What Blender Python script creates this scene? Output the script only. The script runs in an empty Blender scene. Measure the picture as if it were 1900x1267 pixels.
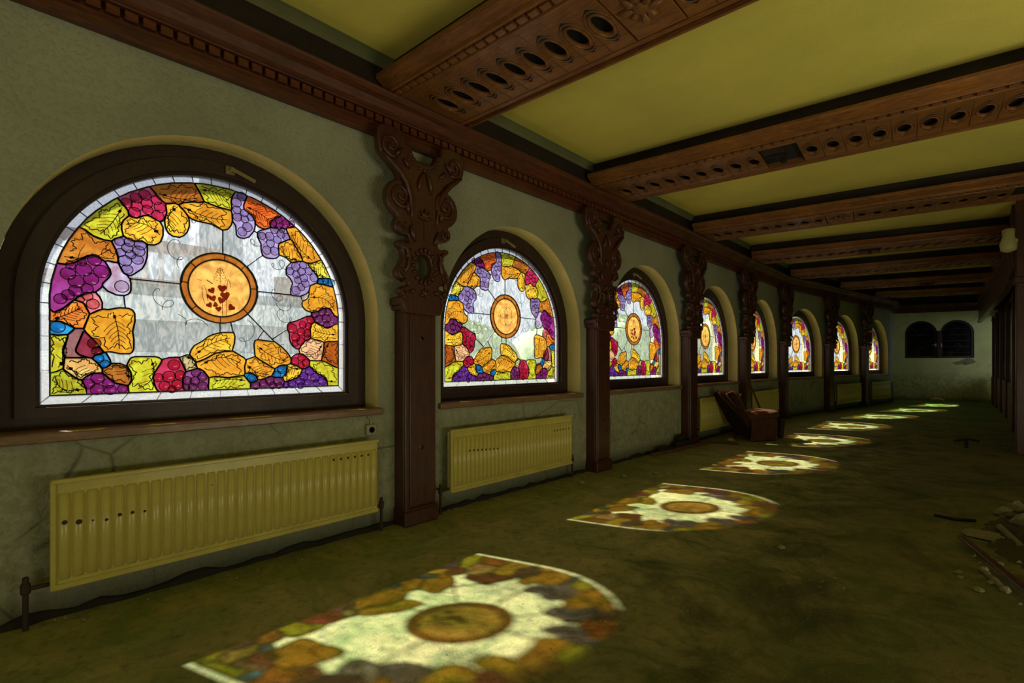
import bpy, math, random
from mathutils import Vector, Matrix
random.seed(7)
R = math.radians
S = bpy.context.scene
COL = S.collection

# light levels
SKY, SUN, EXPO = 0.85, 16.5, 0.0

# ------------------------------------------------------------------ camera
cam_d = bpy.data.cameras.new('camera'); cam = bpy.data.objects.new('camera', cam_d); COL.objects.link(cam)
cam_d.sensor_width = 36.0; cam_d.lens = 945.0 * 36.0 / 1900.0
cam_d.shift_y = 40.5 / 1900.0; cam_d.clip_start = 0.05; cam_d.clip_end = 200
cam.location = (0, 0, 1.4); cam.rotation_euler = (R(90), 0, R(42.5))
S.camera = cam

# ------------------------------------------------------------------ light
W = bpy.data.worlds.new('world'); S.world = W; W.use_nodes = True
wb = W.node_tree.nodes['Background']; wb.inputs[0].default_value = (0.86, 0.92, 1.0, 1); wb.inputs[1].default_value = SKY
sd = bpy.data.lights.new('sun', 'SUN'); sun = bpy.data.objects.new('sun', sd); COL.objects.link(sun)
sd.energy = SUN; sd.angle = R(0.9); sd.color = (1.0, 0.95, 0.78)
sun.rotation_euler = Vector((1.93, 0.57, -1.94)).to_track_quat('-Z', 'Y').to_euler()
def area(name, loc, target, sx, sy, power, color):
    l = bpy.data.lights.new(name, 'AREA'); l.shape = 'RECTANGLE'; l.size = sx; l.size_y = sy; l.energy = power; l.color = color
    o = bpy.data.objects.new(name, l); COL.objects.link(o); o.location = loc
    o.rotation_euler = (Vector(target) - Vector(loc)).to_track_quat('-Z', 'Y').to_euler()
    return o
# added fill lamps out of view, aimed up to brighten ceiling and room
area('fill_rear', (0.6, -2.6, 0.15), (-0.3, -0.8, 3.9), 3.4, 1.5, 80, (1.0, 0.93, 0.66))
area('fill_side', (2.9, 3.8, 0.15), (0.9, 4.4, 3.9), 3.4, 1.6, 125, (1.0, 0.92, 0.62))
S.view_settings.view_transform = 'Standard'; S.view_settings.look = 'None'
S.view_settings.gamma = 1.0; S.view_settings.use_curve_mapping = False
S.view_settings.exposure = EXPO
S.cycles.max_bounces = 8; S.cycles.diffuse_bounces = 5; S.cycles.glossy_bounces = 3
S.cycles.transmission_bounces = 4; S.cycles.transparent_max_bounces = 16
S.cycles.caustics_reflective = False; S.cycles.caustics_refractive = False
S.cycles.sample_clamp_indirect = 6.0
S.cycles.use_denoising = True

# ------------------------------------------------------------------ mesh helpers
class MB:
    def __init__(s): s.v = []; s.f = []; s.mi = []; s.m = 0; s.sm = []; s.smooth = False
    def add(s, vs, fs):
        n = len(s.v); s.v += [tuple(v) for v in vs]
        for f in fs: s.f.append([i + n for i in f]); s.mi.append(s.m); s.sm.append(s.smooth)
    def box(s, a, b, M=None):
        x0, y0, z0 = a; x1, y1, z1 = b
        vs = [(x0,y0,z0),(x1,y0,z0),(x1,y1,z0),(x0,y1,z0),(x0,y0,z1),(x1,y0,z1),(x1,y1,z1),(x0,y1,z1)]
        if M: vs = [M @ Vector(v) for v in vs]
        s.add(vs, [(0,3,2,1),(4,5,6,7),(0,1,5,4),(1,2,6,5),(2,3,7,6),(3,0,4,7)])
    def bbox(s, a, b, c=0.006, M=None):
        # box with chamfered vertical/long edges (all 8 corners cut back)
        x0,y0,z0 = a; x1,y1,z1 = b
        vs = []
        for z, k in ((z0, c), (z0 + c, 0), (z1 - c, 0), (z1, c)):
            i = k; j = c
            if k: vs += [(x0+j+0,y0+j,z),(x1-j,y0+j,z),(x1-j,y0+j,z),(x1-j,y1-j,z),(x1-j,y1-j,z),(x0+j,y1-j,z),(x0+j,y1-j,z),(x0+j,y0+j,z)]
            else: vs += [(x0+j,y0,z),(x1-j,y0,z),(x1,y0+j,z),(x1,y1-j,z),(x1-j,y1,z),(x0+j,y1,z),(x0,y1-j,z),(x0,y0+j,z)]
        if M: vs = [M @ Vector(v) for v in vs]
        fs = [list(range(7, -1, -1)), list(range(24, 32))]
        for r in range(3):
            for i in range(8):
                j = (i + 1) % 8; fs.append((r*8+i, r*8+j, r*8+8+j, r*8+8+i))
        s.add(vs, fs)
    def tube(s, pts, rad, n=8, close=False, cap=True):
        pts = [Vector(p) for p in pts]; k = len(pts)
        if not isinstance(rad, (list, tuple)): rad = [rad] * k
        up = None; rings = []
        for i, p in enumerate(pts):
            if close: t = pts[(i+1) % k] - pts[i-1]
            else: t = pts[min(i+1, k-1)] - pts[max(i-1, 0)]
            t.normalize()
            if up is None:
                up = Vector((0,0,1)) if abs(t.z) < .9 else Vector((1,0,0))
            a = t.cross(up)
            if a.length < 1e-5: a = t.orthogonal()
            a.normalize(); b = a.cross(t); up = b
            rings.append([p + (a*math.cos(2*math.pi*j/n) + b*math.sin(2*math.pi*j/n)) * rad[i] for j in range(n)])
        vs = [v for r in rings for v in r]; fs = []
        for i in range(k if close else k-1):
            for j in range(n):
                a0 = i*n+j; a1 = i*n+(j+1)%n; b0 = ((i+1)%k)*n+j; b1 = ((i+1)%k)*n+(j+1)%n
                fs.append((a0, a1, b1, b0))
        if cap and not close: fs += [tuple(range(n-1,-1,-1)), tuple(range((k-1)*n, k*n))]
        s.add(vs, fs)
    def cyl(s, a, b, r, n=12): s.tube([a, b], r, n)
    def lathe(s, c, prof, n=16, axis='z'):
        vs = []; fs = []
        for (r, h) in prof:
            for j in range(n):
                t = 2*math.pi*j/n; x, y = r*math.cos(t), r*math.sin(t)
                q = (x, y, h) if axis == 'z' else ((h, x, y) if axis == 'x' else (x, h, y))
                vs.append((c[0]+q[0], c[1]+q[1], c[2]+q[2]))
        for i in range(len(prof)-1):
            for j in range(n):
                fs.append((i*n+j, i*n+(j+1)%n, (i+1)*n+(j+1)%n, (i+1)*n+j))
        fs += [tuple(range(n-1,-1,-1)), tuple(range((len(prof)-1)*n, len(prof)*n))]
        s.add(vs, fs)
    def prism(s, poly, a, b, M=None):
        # poly in (u, w); extruded along x from a to b
        n = len(poly)
        vs = [(a, u, w) for u, w in poly] + [(b, u, w) for u, w in poly]
        if M: vs = [M @ Vector(v) for v in vs]
        s.add(vs, [tuple(range(n-1,-1,-1)), tuple(range(n, 2*n))] + [(i, (i+1)%n, n+(i+1)%n, n+i) for i in range(n)])
    def profile(s, prof, pts, close=False):
        # prof: list of (across, z); swept along a plan polyline pts [(x, y, nx, ny)]: across goes along (nx, ny)
        k = len(prof); vs = []; fs = []
        for (x, y, nx, ny) in pts:
            for (c, z) in prof: vs.append((x + nx*c, y + ny*c, z))
        for i in range(len(pts)-1):
            for j in range(k):
                jj = (j+1) % k
                fs.append((i*k+j, i*k+jj, (i+1)*k+jj, (i+1)*k+j))
        fs += [tuple(range(k-1,-1,-1)), tuple(range((len(pts)-1)*k, len(pts)*k))]
        s.add(vs, fs)
    def mesh(s, name, mats):
        me = bpy.data.meshes.new(name); me.from_pydata(s.v, [], s.f); me.update()
        for m in (mats if isinstance(mats, (list, tuple)) else [mats]): me.materials.append(m)
        me.polygons.foreach_set('material_index', s.mi); me.polygons.foreach_set('use_smooth', s.sm)
        return me
    def build(s, name, mats, parent=None, fix=True):
        me = s.mesh(name, mats)
        if fix:
            import bmesh
            b = bmesh.new(); b.from_mesh(me); bmesh.ops.recalc_face_normals(b, faces=b.faces); b.to_mesh(me); b.free()
        return link(name, me, parent)
def link(name, me, parent=None, loc=None, kind=None):
    o = bpy.data.objects.new(name, me); COL.objects.link(o)
    if parent: o.parent = parent
    if loc: o.location = loc
    if kind: o['kind'] = kind
    return o
def empty(name, M=None, parent=None):
    o = bpy.data.objects.new(name, None); COL.objects.link(o); o.empty_display_size = .1
    if parent: o.parent = parent
    if M is not None: o.matrix_world = M
    return o
def tag(o, label, cat, group=None):
    o['label'] = label; o['category'] = cat
    if group: o['group'] = group
    return o
def struct(o): o['kind'] = 'structure'; return o
def curve_mesh(loops, depth, bevel, name, res=2):
    # filled 2D shape with holes; loops in (u, w) -> mesh standing in the y-z plane, thickness along x
    cu = bpy.data.curves.new(name, 'CURVE'); cu.dimensions = '2D'; cu.fill_mode = 'BOTH'
    cu.extrude = depth/2 - bevel; cu.bevel_depth = bevel; cu.bevel_resolution = 1; cu.offset = -bevel
    for lp in loops:
        sp = cu.splines.new('POLY'); sp.points.add(len(lp)-1); sp.use_cyclic_u = True
        for i, (u, w) in enumerate(lp): sp.points[i].co = (u, w, 0, 1)
    o = bpy.data.objects.new(name, cu); COL.objects.link(o)
    bpy.context.view_layer.update()
    me = bpy.data.meshes.new_from_object(o.evaluated_get(bpy.context.evaluated_depsgraph_get()))
    bpy.data.objects.remove(o); bpy.data.curves.remove(cu)
    me.transform(Matrix(((0,0,1,0),(1,0,0,0),(0,1,0,0),(0,0,0,1)))); me.name = name
    return me
def chaikin(p, it=2, closed=True):
    for _ in range(it):
        q = []; n = len(p)
        for i in range(n if closed else n-1):
            a, b = p[i], p[(i+1) % n]
            q += [(a[0]*.75+b[0]*.25, a[1]*.75+b[1]*.25), (a[0]*.25+b[0]*.75, a[1]*.25+b[1]*.75)]
        p = q
    return p

# ------------------------------------------------------------------ materials
def new_mat(name):
    m = bpy.data.materials.new(name); m.use_nodes = True; nt = m.node_tree; nt.nodes.clear()
    return m, nt
class NT:
    def __init__(s, name):
        s.m, s.t = new_mat(name); s.out = s.n('ShaderNodeOutputMaterial')
    def n(s, typ, **kw):
        x = s.t.nodes.new(typ)
        for k, v in kw.items():
            if k[0] == 'i' and k[1:].isdigit(): s.set(x.inputs[int(k[1:])], v)
            elif k.startswith('I_'): s.set(x.inputs[k[2:].replace('_', ' ')], v)
            else: setattr(x, k, v)
        return x
    def set(s, inp, v):
        if isinstance(v, bpy.types.NodeSocket): s.t.links.new(v, inp)
        elif isinstance(v, bpy.types.Node): s.t.links.new(v.outputs[0], inp)
        else:
            if isinstance(v, tuple) and len(v) == 3 and inp.type == 'RGBA': v = v + (1,)
            inp.default_value = v
    def coord(s, world=True, sc=(1,1,1)):
        if world: c = s.n('ShaderNodeNewGeometry').outputs['Position']
        else: c = s.n('ShaderNodeTexCoord').outputs['Object']
        mp = s.n('ShaderNodeMapping'); s.set(mp.inputs[0], c); mp.inputs['Scale'].default_value = sc
        return mp.outputs[0]
    def noise(s, vec, scale, detail=4, rough=.55, dist=0):
        x = s.n('ShaderNodeTexNoise'); s.set(x.inputs['Vector'], vec); x.inputs['Scale'].default_value = scale
        x.inputs['Detail'].default_value = detail; x.inputs['Roughness'].default_value = rough; x.inputs['Distortion'].default_value = dist
        return x.outputs['Fac']
    def ramp(s, fac, stops):
        x = s.n('ShaderNodeValToRGB'); s.set(x.inputs[0], fac); e = x.color_ramp.elements
        while len(e) > 1: e.remove(e[-1])
        for i, (p, c) in enumerate(stops):
            q = e[0] if i == 0 else e.new(p); q.position = p
            q.color = (c, c, c, 1) if isinstance(c, (int, float)) else tuple(c) + (1,)
        return x.outputs[0]
    def mix(s, f, a, b, mode='MIX'):
        x = s.n('ShaderNodeMix', data_type='RGBA', blend_type=mode); s.set(x.inputs[0], f); s.set(x.inputs[6], a); s.set(x.inputs[7], b)
        return x.outputs[2]
    def math(s, op, a, b=0.0):
        x = s.n('ShaderNodeMath', operation=op); s.set(x.inputs[0], a); s.set(x.inputs[1], b); return x.outputs[0]
    def sep(s, v):
        x = s.n('ShaderNodeSeparateXYZ'); s.set(x.inputs[0], v); return x.outputs
    def bump(s, h, st=.3, dist=.02):
        x = s.n('ShaderNodeBump'); s.set(x.inputs['Height'], h); x.inputs['Strength'].default_value = st; x.inputs['Distance'].default_value = dist
        return x.outputs[0]
    def pbr(s, color, rough=.6, normal=None, metal=0.0, spec=.5, coat=0.0):
        x = s.n('ShaderNodeBsdfPrincipled'); s.set(x.inputs['Base Color'], color); s.set(x.inputs['Roughness'], rough)
        s.set(x.inputs['Metallic'], metal); x.inputs['Specular IOR Level'].default_value = spec
        x.inputs['Coat Weight'].default_value = coat; x.inputs['Coat Roughness'].default_value = .25
        if normal is not None: s.set(x.inputs['Normal'], normal)
        s.t.links.new(x.outputs[0], s.out.inputs[0]); return s.m

def plaster_mat(name, base, dirt=1.0):
    t = NT(name); p = t.coord()
    z = t.sep(t.n('ShaderNodeNewGeometry').outputs['Position'])[2]
    n1 = t.noise(p, 1.3, 5, .6); n2 = t.noise(p, 9, 5, .65, .6); n3 = t.noise(p, 42, 3, .6)
    c = t.mix(t.ramp(n1, [(.35, 0), (.7, 1)]), base, tuple(k*.78 for k in base))
    low = t.ramp(t.math('MULTIPLY', t.math('ADD', z, t.math('MULTIPLY', n2, .35)), .5), [(.5, 1), (.66, 0)])
    st = t.math('MULTIPLY', low, t.ramp(n2, [(.44, 0), (.56, 1)]))
    c = t.mix(t.math('MULTIPLY', st, .5 * dirt), c, (.22, .24, .11))
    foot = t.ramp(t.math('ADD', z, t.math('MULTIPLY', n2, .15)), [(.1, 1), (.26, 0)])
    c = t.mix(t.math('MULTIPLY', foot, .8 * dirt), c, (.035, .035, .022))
    stain = t.ramp(t.noise(p, 2.2, 6, .7, 1.2), [(.58, 0), (.72, 1)])
    c = t.mix(t.math('MULTIPLY', stain, .35), c, (.22, .24, .1))
    # hairline cracks in the lower render
    v = t.n('ShaderNodeTexVoronoi', feature='DISTANCE_TO_EDGE'); t.set(v.inputs['Vector'], t.mix(.3, p, t.n('ShaderNodeTexNoise', I_Scale=3.0).outputs['Color'])); v.inputs['Scale'].default_value = 1.7
    cr = t.math('MULTIPLY', t.ramp(v.outputs['Distance'], [(0, 1), (.012, 0)]), t.math('MULTIPLY', low, t.ramp(n1, [(.45, 0), (.55, 1)])))
    c = t.mix(t.math('MULTIPLY', cr, .6), c, (.05, .05, .03))
    bumps = t.math('ADD', t.math('MULTIPLY', t.ramp(n3, [(.5, 0), (.72, 1)]), .6), t.math('MULTIPLY', n2, t.math('ADD', t.math('MULTIPLY', low, 1.6), .35)))
    bumps = t.math('SUBTRACT', bumps, cr)
    return t.pbr(c, .85, t.bump(bumps, .6, .014), spec=.25)

def wood_mat(name, dark, light, axis=(1,1,8), rough=.38, coat=.25, world=False):
    t = NT(name); p = t.coord(world, axis)
    n = t.noise(p, 5, 6, .6, 1.4); n2 = t.noise(p, 26, 4, .6); n3 = t.noise(t.coord(world), 2.2, 4, .6)
    f = t.math('ADD', t.math('MULTIPLY', n, .7), t.math('MULTIPLY', n2, .3))
    c = t.mix(t.ramp(f, [(.32, 0), (.68, 1)]), dark, light)
    c = t.mix(t.ramp(n3, [(.35, .0), (.75, .55)]), c, tuple(k*.45 for k in dark))
    rg = t.ramp(n3, [(.3, rough), (.8, min(1, rough+.3))])
    return t.pbr(c, rg, t.bump(f, .25, .004), spec=.5, coat=coat)

def plain(name, col, rough=.6, metal=0.0, bump=.2, scale=30, var=.25, spec=.5):
    t = NT(name); p = t.coord(False)
    n = t.noise(p, scale, 4, .6); n2 = t.noise(p, scale*.2, 4, .6)
    c = t.mix(t.ramp(n2, [(.35, 0), (.7, var)]), col, tuple(k*.35 for k in col))
    return t.pbr(c, rough, t.bump(n, bump, .004), metal, spec)

def glass_mat(name, col, kind='paint'):
    # leaded pane: light passes straight through tinted, part of it is scattered by the sandy surface
    t = NT(name); p = t.coord(False)
    n = t.noise(p, 14, 4, .65, .8); n2 = t.noise(p, 90, 2, .5)
    c = tuple(math.sqrt(max(k, .0)) for k in col)
    if kind == 'paint': tint = t.mix(t.ramp(n, [(.35, 0), (.68, 1)]), c, tuple(k*(.62 if i else .8) for i, k in enumerate(c)))
    elif kind == 'clear':
        w = t.noise(t.coord(False, (1, 4.5, 1.6)), 6.5, 2, .5, 1.6)  # streaks of wavy glass; the tint also stands in for light ripples
        tint = t.mix(t.ramp(w, [(.40, 0), (.60, 1)]), (1, 1, 1), (.76, .80, .82))
    else: tint = t.mix(t.ramp(n2, [(.3, 0), (.7, 1)]), c, tuple(k*.86 for k in c))
    dim = {'paint': .66, 'clear': .98, 'frost': 1.0}[kind]
    tr = t.n('ShaderNodeBsdfTransparent'); t.set(tr.inputs[0], t.mix(1.0, tint, (dim, dim, dim), 'MULTIPLY'))
    tl = t.n('ShaderNodeBsdfTranslucent'); t.set(tl.inputs[0], tint); 
    fr = {'paint': .22, 'clear': .045, 'frost': .12}[kind]
    m1 = t.n('ShaderNodeMixShader'); t.set(m1.inputs[0], fr); t.set(m1.inputs[1], tr.outputs[0]); t.set(m1.inputs[2], tl.outputs[0])
    gl = t.n('ShaderNodeBsdfGlossy'); gl.inputs['Roughness'].default_value = .08
    t.set(gl.inputs['Normal'], t.bump(n, .25, .004))
    m2 = t.n('ShaderNodeMixShader'); t.set(m2.inputs[0], .04); t.set(m2.inputs[1], m1.outputs[0]); t.set(m2.inputs[2], gl.outputs[0])
    t.t.links.new(m2.outputs[0], t.out.inputs[0]); return t.m

def floor_mat():
    t = NT('mossy_concrete'); p = t.coord(); x, y, z = t.sep(p)
    big = t.noise(p, .55, 6, .62, .6); mid = t.noise(p, 1.9, 7, .68, 1.2); fine = t.noise(p, 14, 6, .7); grit = t.noise(p, 85, 3, .6)
    c = t.mix(t.ramp(mid, [(.36, 0), (.64, 1)]), (.42, .385, .17), (.25, .30, .12))
    moss = t.ramp(t.math('ADD', t.math('MULTIPLY', mid, .55), t.math('MULTIPLY', big, .5)), [(.52, 0), (.66, 1)])
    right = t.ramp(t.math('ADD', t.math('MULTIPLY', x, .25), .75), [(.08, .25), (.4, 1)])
    c = t.mix(t.math('MULTIPLY', t.math('MULTIPLY', moss, right), t.ramp(fine, [(.3, .3), (.6, 1)])), c, (.05, .16, .015))
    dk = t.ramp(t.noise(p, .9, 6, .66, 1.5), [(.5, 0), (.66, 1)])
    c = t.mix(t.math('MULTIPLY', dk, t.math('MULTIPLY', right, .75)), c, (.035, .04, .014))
    right_shade = t.ramp(t.math('ADD', t.math('ADD', t.math('MULTIPLY', x, .3), t.math('MULTIPLY', mid, .7)), .3), [(-.0, 0), (.42, .62)])  # darker towards the right: the lack of light there is put into the colour
    c = t.mix(t.math('MULTIPLY', right_shade, t.ramp(t.math('MULTIPLY', y, .05), [(.45, 1), (.8, .3)])), c, (.065, .062, .028))
    far = t.ramp(t.math('MULTIPLY', y, .05), [(.55, 0), (.95, 1)])
    c = t.mix(t.math('MULTIPLY', far, t.ramp(mid, [(.4, .2), (.6, .9)])), c, (.15, .38, .04))
    c = t.mix(t.ramp(grit, [(.60, 0), (.74, .6)]), c, (.52, .50, .30))
    c = t.mix(t.ramp(fine, [(.3, .55), (.5, 0)]), c, (.06, .06, .03))
    h = t.math('ADD', t.math('MULTIPLY', fine, .6), t.math('MULTIPLY', grit, .4))
    rg = t.ramp(mid, [(.3, .75), (.7, .95)])
    return t.pbr(c, rg, t.bump(h, .6, .012), spec=.2)

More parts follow.
